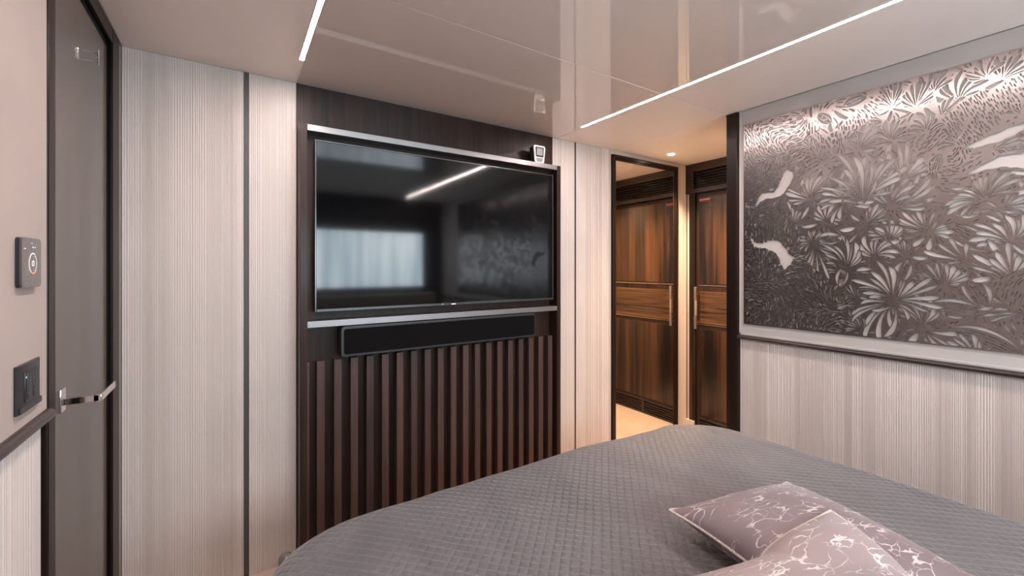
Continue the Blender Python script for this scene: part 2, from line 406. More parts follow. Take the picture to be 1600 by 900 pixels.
o = box('trim_5', XR - 0.014, XR + 0.10, 1.3095, 1.374, FZ, HC - 0.001, M['casing'], None, 0.003); o['kind'] = 'structure'; o['label'] = 'tall dark wood post at the end of the right wall'

# alcove
struct('wall_alcove_end', (lambda bm: (bm_box(bm, XR + 0.10, XA + 0.1, YA - 0.12, YA - 0.006, FZ - 0.1, HC + 0.1), bm)[1])(bmesh.new()), M['silk'])
wa = struct('wall_alcove_side', (lambda bm: (bm_box(bm, XA + 0.03, XA + 0.13, YA - 0.1, YF + 0.05, FZ - 0.1, HC + 0.1), bm)[1])(bmesh.new()), M['ebony'])
fluted_x('fluted_panel', 2.222, 2.2495, FZ, 1.985, XA + 0.006, -1, wa, 5)
box('wall_filler', XA + 0.006, XA + 0.03, 2.165, 2.2495, FZ, 1.99, M['ebony'], wa)
box('baseboard_alcove', XA - 0.022, XA + 0.005, 2.168, 2.2495, FZ, 0.060, M['fluted'], None, 0.002)['kind'] = 'structure'
# header with grille
hd = thing('air_vent', 'dark wood louvred grille above the narrow cupboard door', 'vent', (XA, 1.8, 1.985))
HX = XA - 0.018
def grille(bmf, bml, y0, y1, z0, z1, n, x0, th, tilt=0.012):
    for i in range(n):
        z = z0 + (z1 - z0) * (i + 0.5) / n
        bm_prism(bml, [(x0 + 0.004, z - th), (x0 + 0.004, z), (x0 + 0.022, z + tilt), (x0 + 0.022, z + tilt - th)], 'y', y0, y1)
bm = bmesh.new()
bm_box(bm, HX, XA + 0.03, 2.178, 2.2495, 1.985, HC - 0.001, 0.001, 1)
bm_box(bm, HX, XA + 0.03, YA, 2.1782, 1.985, 2.022, 0.001, 1)
bm_box(bm, HX, XA + 0.03, YA, 2.1782, 2.165, HC - 0.001, 0.001, 1)
bm_box(bm, HX, XA + 0.03, YA, 1.40, 2.02, 2.166, 0.001, 1)
obj('frame', bm, M['ebony_h'], hd, 20)
bm = bmesh.new(); bm_box(bm, XA + 0.022, XA + 0.0295, 1.40, 2.178, 2.022, 2.165); obj('backing', bm, M['gap'], hd)
for i in range(6):
    bm = bmesh.new(); z = 2.026 + (2.160 - 2.026) * (i + 0.5) / 6
    bm_prism(bm, [(HX + 0.004, z - 0.005), (HX + 0.004, z), (HX + 0.026, z + 0.010), (HX + 0.026, z + 0.005)], 'y', 1.40, 2.178)
    obj('louvre', bm, M['ebony_h'], hd)

d2 = sempty('door_2', (XA, 1.75, FZ), 'glossy striped ebony cupboard door with cross-grain centre band')
bm = bmesh.new(); bm_box(bm, XA - 0.010, XA + 0.029, 2.166, 2.221, FZ, 1.984, 0.002)
obj('casing', bm, M['macassar'], d2, 20)
Y0, Y1 = 1.385, 2.150; X0 = XA - 0.003
bm = bmesh.new(); bm_box(bm, XA + 0.012, XA + 0.0295, YA, 2.166, FZ, 1.984); obj('door_seal', bm, M['gap'], d2)
bm = bmesh.new()
bm_box(bm, X0, X0 + 0.02, Y0, Y1, 0.105, 1.970, 0.002)
leaf = obj('door_leaf', bm, M['ebony'], d2, 20)
for nm, mt, z0, z1 in (('upper_panel', 'macassar', 1.222, 1.944), ('centre_panel', 'macassar_h', 0.893, 1.158), ('lower_panel', 'macassar', 0.128, 0.845)):
    box(nm, X0 - 0.0022, X0 + 0.002, Y0 + 0.03, Y1 - 0.022, z0, z1, M[mt], leaf, 0.001, 1)
for z in (1.205, 0.880):
    box('metal_inlay', X0 - 0.003, X0 + 0.002, Y0 + 0.004, Y1 - 0.004, z, z + 0.006, M['brass'], leaf)
bm = bmesh.new()   # bottom grille in the leaf
for y0, y1 in ((Y0 + 0.03, 1.755), (1.785, Y1 - 0.025)):
    for i in range(4): bm_box(bm, X0 + 0.002, X0 + 0.012, y0, y1, 0.000 + i * 0.021, 0.009 + i * 0.021)
obj('bottom_louvre', bm, M['ebony_h'], d2)
bm = bmesh.new(); bm_box(bm, X0, X0 + 0.02, Y0, Y1, 0.088, 0.104, 0.001, 1)
bm_box(bm, X0, X0 + 0.02, Y0, Y0 + 0.03, -0.012, 0.088); bm_box(bm, X0, X0 + 0.02, 1.755, 1.785, -0.012, 0.088); bm_box(bm, X0, X0 + 0.02, Y1 - 0.025, Y1, -0.012, 0.088)
obj('bottom_frame', bm, M['ebony_h'], d2, 20)
box('plinth', X0 - 0.002, X0 + 0.02, Y0, Y1, FZ, -0.012, M['dev_grey'], d2)
# handle
bm = bmesh.new(); hx, hy = XA - 0.060, 2.126
bm_box(bm, hx - 0.009, hx + 0.009, hy - 0.011, hy + 0.011, 1.085, 1.198, 0.003); bm_box(bm, hx - 0.009, hx + 0.009, hy - 0.011, hy + 0.011, 0.848, 0.960, 0.003)
for z in (0.905, 1.138): bm_box(bm, hx + 0.006, X0 - 0.001, hy - 0.006, hy + 0.006, z - 0.007, z + 0.007, 0.001)
dh = obj('door_handle', bm, M['brass'], d2, 20)
box('leather_grip', hx - 0.0075, hx + 0.0075, hy - 0.0095, hy + 0.0095, 0.960, 1.085, M['leather_wrap'], dh, 0.003)
# small red notice with lettering (too small to read in the photograph)
lb = box('red_label', X0 - 0.0034, X0 - 0.0023, 2.035, 2.128, 1.902, 1.934, M['label_red'], leaf)
bm = bmesh.new()
cu = bpy.data.curves.new('label_text', 'FONT'); cu.body = 'FIRE HYDRANT'; cu.size = 0.0135; cu.extrude = 0.0004
to = bpy.data.objects.new('label_text', cu); C.objects.link(to)
bpy.context.view_layer.update()
dg = bpy.context.evaluated_depsgraph_get(); me = bpy.data.meshes.new_from_object(to.evaluated_get(dg)); bpy.data.objects.remove(to)
mw = Matrix.Translation((X0 - 0.0039, 2.127, 1.916)) @ Matrix(((0, 0, -1, 0), (-1, 0, 0, 0), (0, 1, 0, 0), (0, 0, 0, 1)))
me.transform(mw); link('label_text', me, M['label_txt'], lb)

# back wall with the window (seen only in reflections)
WX0, WX1, WZ0, WZ1 = 0.15, 2.16, 1.08, 1.84
bm = bmesh.new()
bm_box(bm, XL - 0.1, WX0, YB - 0.1, YB, FZ - 0.1, HC + 0.1); bm_box(bm, WX1, XR + 0.1, YB - 0.1, YB, FZ - 0.1, HC + 0.1)
bm_box(bm, WX0, WX1, YB - 0.1, YB, FZ - 0.1, WZ0); bm_box(bm, WX0, WX1, YB - 0.1, YB, WZ1, HC + 0.1)
struct('wall_back', bm, M['ebony'])
win = sempty('window_1', ((WX0 + WX1) / 2, YB, WZ0), 'wide window with backlit sheer curtain above the bed head')
bm = bmesh.new()
for a in ((WX0, WX0 + 0.03, WZ0, WZ1), (WX1 - 0.03, WX1, WZ0, WZ1), (WX0, WX1, WZ0, WZ0 + 0.03), (WX0, WX1, WZ1 - 0.03, WZ1)):
    bm_box(bm, a[0], a[1], YB - 0.09, YB + 0.01, a[2], a[3], 0.003)
obj('window_frame', bm, M['ebony'], win, 20)
m, nt, b = newmat('sheer_curtain_daylight')
nz = noise(nt, (1, 1, 0.08), 9, 3, 0.5); 
cr = ramp(nt, nz, [(0.35, (0.40, 0.52, 0.60)), (0.65, (0.85, 0.95, 1.0))]); setp(b, col=(0.6, 0.65, 0.7), rough=0.8)
L(nt, cr, b.inputs['Emission Color'])
mm = N(nt, 'ShaderNodeMath', operation='MULTIPLY'); mm.inputs[1].default_value = 0.5 * WINDOW_POWER; mm.inputs[0].default_value = 2.0; L(nt, mm.outputs[0], b.inputs['Emission Strength'])
bm = bmesh.new(); pr = []; n = 160
for i in range(n + 1):
    x = WX0 + 0.03 + (WX1 - WX0 - 0.06) * i / n
    pr.append((x, YB - 0.055 + 0.010 * sin(x * 95) + 0.004 * sin(x * 41)))
lo = [bm.verts.new((x, y, WZ0 + 0.03)) for x, y in pr]; hi = [bm.verts.new((x, y, WZ1 - 0.03)) for x, y in pr]
for i in range(n): bm.faces.new((lo[i], lo[i + 1], hi[i + 1], hi[i]))
obj('sheer_curtain', bm, m, win, 180)

# downlights
def downlight(x, y, label, power, col, size=1.9, blend=0.8):
    t = thing('downlight', label, 'light', (x, y, HC), 'recessed downlights')
    bm = bmesh.new(); n = 28
    R1, R0 = 0.036, 0.026
    o1 = [bm.verts.new((x + R1 * cos(2 * pi * k / n), y + R1 * sin(2 * pi * k / n), HC - 0.0005)) for k in range(n)]
    o2 = [bm.verts.new((x + R1 * .95 * cos(2 * pi * k / n), y + R1 * .95 * sin(2 * pi * k / n), HC - 0.004)) for k in range(n)]
    o3 = [bm.verts.new((x + R0 * cos(2 * pi * k / n), y + R0 * sin(2 * pi * k / n), HC - 0.003)) for k in range(n)]
    for A, B in ((o1, o2), (o2, o3)):
        for k in range(n): bm.faces.new((A[k], A[(k + 1) % n], B[(k + 1) % n], B[k]))
    obj('trim_ring', bm, M['dev_white'], t, 60)
    bm = bmesh.new(); c = [bm.verts.new((x + R0 * cos(2 * pi * k / n), y + R0 * sin(2 * pi * k / n), HC - 0.002)) for k in range(n)]; bm.faces.new(c)
    obj('lens', bm, M['spot'], t)
    ld = bpy.data.lights.new('downlight_lamp', 'SPOT'); ld.energy = power; ld.color = col; ld.spot_size = size; ld.spot_blend = blend; ld.shadow_soft_size = 0.03
    lo_ = bpy.data.objects.new('downlight_lamp', ld); C.objects.link(lo_); lo_.parent = t; lo_.location = (0, 0, -0.012)
downlight(2.835, 2.085, 'small round warm downlight in the alcove ceiling near the mirror', SPOT_WARM, (1.0, 0.70, 0.42))
downlight(2.835, 1.55, 'small round warm downlight in the alcove ceiling behind the wall post', SPOT_WARM * 0.6, (1.0, 0.66, 0.38))
if ROOM_SPOT > 0:
    for x in (0.5, 1.55): downlight(x, -0.98, 'small round downlight in the ceiling over the bed head by the window', ROOM_SPOT, (1.0, 0.88, 0.80), 2.3, 1.0)

# ------------------------------------------------------------------ media wall
mw_ = thing('media_wall_unit', 'dark wood television wall unit with vertical slats below', 'wall unit', (1.02, 2.25, FZ))
box('header_panel', 0.2515, 1.7945, 2.249, 2.258, 2.0, HC - 0.0008, M['ebony'], mw_)
box('back_panel', 0.283, 1.755, 2.232, 2.2575, FZ, 2.0, M['ebony'], mw_)
for a, b_ in ((0.2535, 0.2835), (1.7535, 1.7835)):
    box('post', a, b_, 2.150, 2.2575, FZ, 2.018, M['ebony'], mw_, 0.0015)
box('shelf_trim', 0.2836, 1.7534, 2.149, 2.232, 1.989, 2.0175, M['steel'], mw_, 0.001)
box('shelf_trim', 0.2836, 1.7534, 2.149, 2.232, 1.080, 1.110, M['steel'], mw_, 0.001)
box('slat_backing', 0.2838, 1.7532, 2.227, 2.232, FZ + 0.001, 0.912, M['ebony'], mw_)
box('slat', 0.2838, 0.297, 2.192, 2.2272, FZ + 0.001, 0.914, M['ebony_slat'], mw_, 0.001)
for i in range(19):
    a = 0.329 + 0.0767 * i
    box('slat', a, a + 0.0345, 2.186, 2.2272, FZ + 0.001, 0.914, M['ebony_slat'], mw_, 0.0015)

# television
tv = thing('television', 'large black flat television in the wall unit niche', 'television', (1.023, 2.2, 1.15))
TX0, TX1, TZ0, TZ1 = 0.316, 1.731, 1.150, 1.956
box('housing', TX0 + 0.002, TX1 - 0.002, 2.166, 2.200, TZ0 + 0.002, TZ1 - 0.002, M['tv_body'], tv, 0.004)
box('wall_mount', 0.8, 1.25, 2.200, 2.2315, 1.35, 1.75, M['black'], tv)
bm = bmesh.new()
for a in ((TX0, TX0 + 0.008, TZ0, TZ1), (TX1 - 0.008, TX1, TZ0, TZ1), (TX0 + 0.008, TX1 - 0.008, TZ1 - 0.008, TZ1), (TX0 + 0.008, TX1 - 0.008, TZ0, TZ0 + 0.014)):
    bm_box(bm, a[0], a[1], 2.158, 2.168, a[2], a[3], 0.0015, 1)
bz = obj('bezel', bm, M['tv_bezel'], tv, 20)
box('brand_glint', 1.010, 1.036, 2.1572, 2.1585, TZ0 + 0.004, TZ0 + 0.0085, M['tick_white'], bz)  # maker's mark as a plain bar; faint emission stands in for its reflected glint
box('standby_light', 0.955, 0.960, 2.1572, 2.1585, TZ0 + 0.006, TZ0 + 0.010, M['tick_white'], bz)
box('screen', TX0 + 0.0082, TX1 - 0.0082, 2.1605, 2.168, TZ0 + 0.0142, TZ1 - 0.0082, M['screen'], tv)

# soundbar
sb = thing('soundbar', 'long black soundbar mounted under the television shelf', 'soundbar', (1.0, 2.19, 0.935))
def rrect(x0, x1, z0, z1, r, n=6):
    p = []
    for cx, cz, a0 in ((x1 - r, z0 + r, -90), (x1 - r, z1 - r, 0), (x0 + r, z1 - r, 90), (x0 + r, z0 + r, 180)):
        for i in range(n + 1):
            a = (a0 + 90 * i / n) * pi / 180; p.append((cx + r * cos(a), cz + r * sin(a)))
    return p
bm = bmesh.new(); bm_prism(bm, rrect(0.430, 1.572, 0.932, 1.076, 0.018), 'y', 2.142, 2.200); obj('body', bm, M['dev_grey'], sb, 20)
bm = bmesh.new(); bm_prism(bm, rrect(0.443, 1.559, 0.944, 1.064, 0.010), 'y', 2.130, 2.143); obj('grille', bm, M['black_soft'], sb, 20)
for a in (0.6, 1.25): box('wall_bracket', a, a + 0.15, 2.199, 2.2315, 0.97, 1.03, M['black'], sb)

# small white meter on the shelf trim
mt = thing('meter', 'small white digital sensor with grey display standing on the trim above the television', 'sensor', (1.63, 2.19, 2.0175))
def taper(x0, x1, z0, z1, inset, r, n=5):
    pts = rrect(x0, x1, z0, z1, r, n); out = []
    for x, z in pts:
        t = (z1 - z) / (z1 - z0); cx = (x0 + x1) / 2
        out.append((cx + (x - cx) * (1 - inset * t * t), z))
    return out
bm = bmesh.new(); bm_prism(bm, taper(1.575, 1.662, 2.0177, 2.126, 0.25, 0.012), 'y', 2.166, 2.205); obj('body', bm, M['dev_grey'], mt, 20)
bm = bmesh.new(); bm_prism(bm, taper(1.573, 1.664, 2.0176, 2.128, 0.25, 0.013), 'y', 2.158, 2.167); obj('front_cover', bm, M['dev_white'], mt, 20)
bm = bmesh.new(); bm_prism(bm, taper(1.587, 1.651, 2.056, 2.118, 0.10, 0.004), 'y', 2.1565, 2.159); sf = obj('display_surround', bm, M['black'], mt, 20)
bm = bmesh.new(); bm_box(bm, 1.596, 1.642, 2.1555, 2.157, 2.066, 2.111, 0.001, 1); obj('display', bm, M['lcd'], sf, 20)
bm = bmesh.new(); bm_prism(bm, taper(1.594, 1.644, 2.026, 2.050, 0.3, 0.006), 'y', 2.1570, 2.159); obj('keypad', bm, M['lcd'], mt, 20)

# mirror
mr = thing('mirror', 'tall framed mirror reflecting the cupboard door and lit carpet', 'mirror', (2.74, 2.25, FZ + 0.03))
MX0, MX1, MZ0, MZ1 = 2.355, 3.127, -0.005, 2.200
bm = bmesh.new()
for a in ((MX0, MX0 + 0.024, MZ0, MZ1), (MX1 - 0.030, MX1, MZ0, MZ1), (MX0 + 0.024, MX1 - 0.03, MZ1 - 0.026, MZ1), (MX0 + 0.024, MX1 - 0.03, MZ0, MZ0 + 0.03)):
    bm_box(bm, a[0], a[1], 2.232, 2.2575, a[2], a[3], 0.002, 1)
for a in ((MX0 + 0.024, MX0 + 0.038, MZ0 + 0.03, MZ1 - 0.026), (MX1 - 0.044, MX1 - 0.030, MZ0 + 0.03, MZ1 - 0.026), (MX0 + 0.038, MX1 - 0.044, MZ1 - 0.040, MZ1 - 0.026)):
    bm_box(bm, a[0], a[1], 2.240, 2.2575, a[2], a[3], 0.001, 1)
obj("frame", bm, M["casing"], mr, 20)
box('glass', MX0 + 0.038, MX1 - 0.044, 2.246, 2.2575, MZ0 + 0.03, MZ1 - 0.040, M['mirror'], mr)

# door stop by the wall
bm = bmesh.new()
n = 24; prof = [(0.030, FZ), (0.030, 0.085)] + [(0.030 * cos(a), 0.085 + 0.026 * sin(a)) for a in [i * pi / 16 for i in range(1, 8)]]
rings = [[bm.verts.new((0.192 + r * cos(2 * pi * k / n), 2.10 + r * sin(2 * pi * k / n), z)) for k in range(n)] for r, z in prof]
for A, B in zip(rings, rings[1:]):
    for k in range(n): bm.faces.new((A[k], A[(k + 1) % n], B[(k + 1) % n], B[k]))
bm.faces.new(rings[0][::-1]); bm.faces.new(rings[-1])
tag(obj('door_stop', bm, M['acrylic'], None, 50), 'small rounded smoky stopper on the floor, peeking out beside the bed foot', 'door stop')

# thermostat
th = thing('thermostat', 'ribbed dark thermostat panel with lit dial ring on the left wall', 'thermostat', (XL + 0.004, 1.26, 1.37))
XW = XL + 0.004; XT = XL + 0.0145
def rr_x(y0, y1, z0, z1, r): return rrect(y0, y1, z0, z1, r, 5)
ty0, ty1, tz0, tz1 = 1.253, 1.356, 1.318, 1.421
bm = bmesh.new(); bm_prism(bm, rr_x(ty0 + 0.004, ty1 + 0.004, tz0, tz1, 0.008), 'x', XW, XT - 0.005); obj('housing', bm, M['dev_dark'], th, 20)
bm = bmesh.new(); bm_prism(bm, rr_x(ty0 + 0.006, ty1 + 0.002, tz0 + 0.002, tz1 - 0.002, 0.008), 'x', XT - 0.005, XT - 0.0035); obj('silver_seam', bm, M['steel'], th, 20)
bm = bmesh.new(); bm_prism(bm, rr_x(ty0, ty1, tz0, tz1, 0.010), 'x', XT - 0.0035, XT)
m, nt, b = newmat('ribbed_glass_cover'); setp(b, rough=0.25, coat=0.5)
tc = N(nt, 'ShaderNodeTexCoord'); sp = N(nt, 'ShaderNodeSeparateXYZ'); L(nt, tc.outputs['Object'], sp.inputs[0])
q = N(nt, 'ShaderNodeMath', operation='MULTIPLY'); q.inputs[1].default_value = 900; L(nt, sp.outputs[1], q.inputs[0]); s_ = N(nt, 'ShaderNodeMath', operation='SINE'); L(nt, q.outputs[0], s_.inputs[0])
L(nt, ramp(nt, s_.outputs[0], [(0.2, (0.07, 0.06, 0.055)), (0.8, (0.22, 0.185, 0.17))]), b.inputs['Base Color'])
cv_ = obj('cover', bm, m, th, 20)
def ring(cy, cz, r, w, a0, a1, x, n=28):
    bm = bmesh.new(); A = []; B = []
    for i in range(n + 1):
        a = (a0 + (a1 - a0) * i / n) * pi / 180
        A.append(bm.verts.new((x, cy + (r - w) * cos(a), cz + (r - w) * sin(a)))); B.append(bm.verts.new((x, cy + r * cos(a), cz + r * sin(a))))
    for i in range(n): bm.faces.new((A[i], A[i + 1], B[i + 1], B[i]))
    bmesh.ops.solidify(bm, geom=bm.faces[:], thickness=0.0006)
    return bm
ccy, ccz = 1.310, 1.368
obj('dial_ring', ring(ccy, ccz, 0.022, 0.0016, 60, 230, XT + 0.0007), M['tick_white'], cv_)
obj('dial_ring', ring(ccy, ccz, 0.022, 0.0022, 230, 310, XT + 0.0007), M['tick_red'], cv_)
bm = bmesh.new()
for i in range(14):
    a = (310 + 110 * i / 14) * pi / 180; cy_, cz_ = ccy + 0.020 * cos(a), ccz + 0.020 * sin(a)
    bm_box(bm, XT, XT + 0.0006, cy_ - 0.0007, cy_ + 0.0007, cz_ - 0.0007, cz_ + 0.0007)
obj('dotted_scale', bm, M['tick_white'], cv_)
for yy, zz in ((1.265, 1.398), (1.272, 1.398), (1.304, 1.410), (1.308, 1.402), (1.314, 1.402), (1.322, 1.402)): box('status_mark', XT, XT + 0.0006, yy - 0.0009, yy + 0.0009, zz - 0.0009, zz + 0.0009, M['tick_white'], cv_)
obj('centre_mark', ring(ccy, ccz, 0.006, 0.0016, 0, 360, XT + 0.0007), M['tick_white'], cv_)

# switch plate
sw = thing('switch_plate', 'graphite switch and socket plate below the thermostat', 'switch', (XW, 1.31, 1.11))
sy0, sy1, sz0, sz1 = 1.248, 1.376, 1.062, 1.160; XP = XW + 0.007
bm = bmesh.new(); bm_prism(bm, [(XW, sy0 + 0.004), (XP - 0.004, sy0), (XP, sy0 + 0.014), (XP + 0.001, (sy0 + sy1) / 2), (XP, sy1 - 0.014), (XP - 0.004, sy1), (XW, sy1 - 0.004)], 'z', sz0, sz1)
obj('plate', bm, M['dev_grey'], sw, 30)
box('inner_frame', XP - 0.001, XP + 0.0025, 1.276, 1.342, 1.082, 1.145, M['dev_dark'], sw, 0.0015)
for y0 in (1.283, 1.314):
    r = box('rocker', XP + 0.001, XP + 0.004, y0, y0 + 0.024, 1.086, 1.141, M['dev_grey'], sw, 0.001)
    for zz in (1.092, 1.105, 1.118, 1.131): box('button', XP + 0.0035, XP + 0.0046, y0 + 0.004, y0 + 0.020, zz - 0.004, zz + 0.004, M['dev_grey'], r, 0.0004, 1)
box('indicator_light', XP + 0.0015, XP + 0.0032, 1.2775, 1.2805, 1.132, 1.135, M['tick_green'], sw)
box('lower_flap', XP - 0.001, XP + 0.0018, 1.256, 1.368, 1.0625, 1.075, M['dev_grey'], sw, 0.0005, 1)

# ------------------------------------------------------------------ cut metal artwork
# plan coordinates: s runs from the far (post) end of the wall towards the bed head, z is height
FANS=[(0.66,2.043,0.649,2.149,60,8),(0.736,2.014,0.738,2.112,50,7),(0.767,1.91,0.765,1.989,60,5),(0.656,1.901,0.656,1.973,100,8),(0.473,1.946,0.483,2.036,110,8),(0.541,1.885,0.553,1.99,40,6),(0.936,2.071,0.923,2.148,50,3),(0.936,2.071,0.886,2.097,30,4),(0.971,2.046,1.002,2.128,60,6),(0.79,2.062,0.787,2.147,70,5),(0.809,1.963,0.863,2.012,90,6),(0.863,2.005,0.849,2.105,100,6),(0.553,1.628,0.519,1.846,50,5),(0.553,1.7,0.468,1.782,35,4),(0.553,1.657,0.623,1.83,34,7),(0.656,1.616,0.634,1.752,60,6),(0.656,1.616,0.775,1.662,25,8),(0.691,1.723,0.702,1.841,110,9),(0.691,1.723,0.623,1.808,30,5),(0.48,1.672,0.437,1.748,300,12),(0.567,1.546,0.621,1.62,40,7),(0.777,1.502,0.72,1.579,80,8),(0.649,1.472,0.645,1.561,100,7),(0.931,1.608,0.947,1.719,70,9),(0.931,1.608,0.838,1.63,50,6),(0.968,1.572,1.024,1.619,50,5),(1.006,1.698,0.982,1.637,60,4),(0.493,1.341,0.502,1.471,80,9),(0.601,1.398,0.596,1.495,110,7),(0.7,1.402,0.654,1.48,90,9),(0.666,1.216,0.596,1.342,50,6),(0.666,1.216,0.79,1.276,40,5),(0.666,1.216,0.687,1.059,30,2),(0.666,1.216,0.546,1.103,35,6),(0.752,1.11,0.76,1.243,40,7),(0.779,1.502,0.827,1.532,300,12),(0.82,1.285,0.758,1.348,50,9),(0.82,1.285,0.87,1.354,50,5),(0.889,1.379,0.787,1.458,40,4),(0.997,1.312,0.993,1.415,50,5),(0.997,1.312,0.914,1.41,20,4),(0.815,1.107,0.775,1.186,70,8),(0.997,1.448,0.918,1.51,30,5),(0.997,1.448,1.003,1.55,60,6),(0.357,1.688,0.337,1.789,70,7),(0.357,1.688,0.271,1.748,40,5),(0.411,1.574,0.432,1.657,120,7),(0.362,1.478,0.351,1.541,80,6),(0.362,1.478,0.286,1.497,60,5),(0.262,1.574,0.253,1.646,150,9),(0.362,1.478,0.411,1.322,70,6),(0.437,1.048,0.411,1.153,90,8),(0.546,1.208,0.488,1.248,80,8),(0.271,1.189,0.226,1.253,120,8),(0.56,1.064,0.512,1.146,60,7),(0.914,1.012,0.863,1.078,60,5),(1.024,1.331,1.054,1.4,80,6),(0.398,1.847,0.335,1.938,100,7),(0.226,1.748,0.195,1.837,90,7),(0.863,1.83,0.827,1.915,70,8),(1.024,1.907,0.994,1.986,80,8),(0.947,1.798,1.009,1.83,60,7),(0.671,1.01,0.628,1.059,60,4),(0.752,1.11,0.827,1.048,40,4)]
LEAVES=[(0.519,2.016,0.617,2.0),(0.567,1.546,0.638,1.637),(0.671,1.216,0.527,1.259),(0.679,1.282,0.704,1.386),(0.825,1.54,0.939,1.424),(0.936,1.192,0.79,1.198),(0.936,1.192,0.884,1.344),(1.012,1.211,0.924,1.33),(0.815,1.107,1.012,1.053),(0.411,1.574,0.286,1.552),(0.362,1.478,0.468,1.509),(0.108,1.621,0.032,1.628),(0.163,1.504,0.163,1.588),(0.088,2.099,0.046,1.934),(0.088,2.099,0.256,2.012),(0.088,2.099,0.3,2.123),(0.131,2.054,0.141,1.938),(0.271,2.05,0.335,2.081),(0.493,1.367,0.468,1.277),(0.82,1.285,0.752,1.327),(0.931,1.572,0.845,1.581),(0.437,1.717,0.463,1.834),(0.79,1.704,0.794,1.807),(0.315,1.352,0.411,1.414),(0.147,1.317,0.115,1.42),(0.256,1.237,0.147,1.283),(0.343,1.163,0.211,1.119),(0.081,1.177,0.115,1.076),(0.437,1.048,0.329,1.098),(0.536,1.061,0.463,1.112),(0.335,2.033,0.335,1.938),(0.371,2.102,0.437,2.052),(0.478,2.1,0.56,2.132)]
RIBS=[[(0.691,2.055),(0.708,1.966),(0.706,1.926)],[(0.664,2.033),(0.698,1.996),(0.71,1.96)],[(0.738,2.013),(0.712,1.968)],[(0.685,2.082),(0.726,2.13)],[(0.708,1.934),(0.722,1.836),(0.691,1.723)],[(0.767,1.91),(0.771,1.825),(0.775,1.746)],[(0.656,1.901),(0.671,1.82),(0.691,1.723)],[(0.357,1.688),(0.335,1.606),(0.262,1.574)],[(0.553,1.628),(0.567,1.546),(0.536,1.513)],[(0.48,1.672),(0.483,1.591),(0.493,1.471)],[(0.567,1.546),(0.649,1.472),(0.7,1.402)],[(0.7,1.402),(0.679,1.282),(0.666,1.216)],[(0.777,1.502),(0.752,1.446),(0.7,1.402)],[(0.779,1.502),(0.752,1.38),(0.82,1.285)],[(0.779,1.502),(0.827,1.443),(0.889,1.379)],[(0.889,1.379),(0.963,1.342),(0.997,1.312)],[(0.997,1.312),(1.012,1.211)],[(1.012,1.211),(0.963,1.188),(0.936,1.192)],[(0.936,1.192),(0.863,1.153),(0.815,1.107)],[(0.666,1.216),(0.687,1.135),(0.687,1.04)],[(0.752,1.11),(0.691,1.054)],[(0.815,1.107),(0.752,1.11)],[(0.931,1.608),(0.968,1.572),(0.997,1.448)],[(0.997,1.448),(0.997,1.312)],[(0.936,2.071),(0.971,2.046),(1.024,1.976)],[(0.79,2.062),(0.809,1.963),(0.827,1.876)],[(0.863,2.005),(0.914,1.976),(0.947,1.93)],[(0.493,1.341),(0.56,1.324),(0.666,1.216)],[(0.601,1.398),(0.536,1.367),(0.493,1.341)],[(0.411,1.574),(0.362,1.478),(0.493,1.341)],[(0.536,1.513),(0.649,1.547),(0.777,1.502)],[(0.691,1.723),(0.656,1.616),(0.649,1.472)],[(0.3,2.123),(0.437,2.128),(0.536,2.14)],[(0.536,2.14),(0.649,2.13),(0.66,2.043)],[(0.022,2.099),(0.147,2.083),(0.3,2.123)],[(0.936,1.192),(0.994,1.237),(1.024,1.285)],[(0.863,1.053),(0.898,1.009)],[(0.732,1.02),(0.762,1.077)],[(1.024,1.746),(0.963,1.73),(0.863,1.679)],[(1.024,1.78),(0.947,1.774),(0.845,1.72)],[(1.024,1.849),(0.963,1.825),(0.863,1.842)],[(0.88,2.111),(0.936,2.071)]]
VOIDS = [[(0.081,1.683),(0.115,1.755),(0.186,1.761),(0.235,1.852),(0.271,1.823),(0.217,1.733),(0.131,1.721)],
 [(0.053,1.534),(0.098,1.49),(0.195,1.499),(0.256,1.424),(0.277,1.41),(0.229,1.352),(0.192,1.429),(0.134,1.461),(0.081,1.473)],
 [(0.872,1.715),(0.963,1.77),(1.024,1.773),(1.10,1.80),(1.10,1.73),(1.024,1.718),(0.963,1.73)],
 [(0.863,1.817),(0.931,1.85),(1.024,1.879),(1.024,1.854),(0.963,1.825)]]
AS0, AS1, AZ0, AZ1 = 0.022, 1.86, 1.046, 2.150
H = 0.0018
nx = int((AS1 - AS0) / H) + 3; nz_ = int((AZ1 - AZ0) / H) + 3
gx = AS0 - H + np.arange(nx) * H; gz = AZ0 - H + np.arange(nz_) * H
field = np.full((nx, nz_), -0.004); cut = np.full((nx, nz_), -0.01)
rng = random.Random(21)
def stroke(F, pts, r0, r1=None, power=1.0):
    """union of a tapering rounded stroke into the signed field F"""
    if r1 is None: r1 = r0
    n = len(pts) - 1
    for i in range(n):
        (ax, az), (bx, bz) = pts[i], pts[i + 1]
        ra = r0 + (r1 - r0) * (i / n) ** power; rb = r0 + (r1 - r0) * ((i + 1) / n) ** power
        rm = max(ra, rb) + 0.004
        i0 = max(0, int((min(ax, bx) - rm - gx[0]) / H)); i1 = min(nx, int((max(ax, bx) + rm - gx[0]) / H) + 2)
        j0 = max(0, int((min(az, bz) - rm - gz[0]) / H)); j1 = min(nz_, int((max(az, bz) + rm - gz[0]) / H) + 2)
        if i0 >= i1 or j0 >= j1: continue
        X = gx[i0:i1, None]; Z = gz[None, j0:j1]
        dx, dz = bx - ax, bz - az; q = dx * dx + dz * dz + 1e-12
        t = np.clip(((X - ax) * dx + (Z - az) * dz) / q, 0, 1)
        d = np.hypot(X - ax - t * dx, Z - az - t * dz)
        np.maximum(F[i0:i1, j0:j1], ra + (rb - ra) * t - d, out=F[i0:i1, j0:j1])
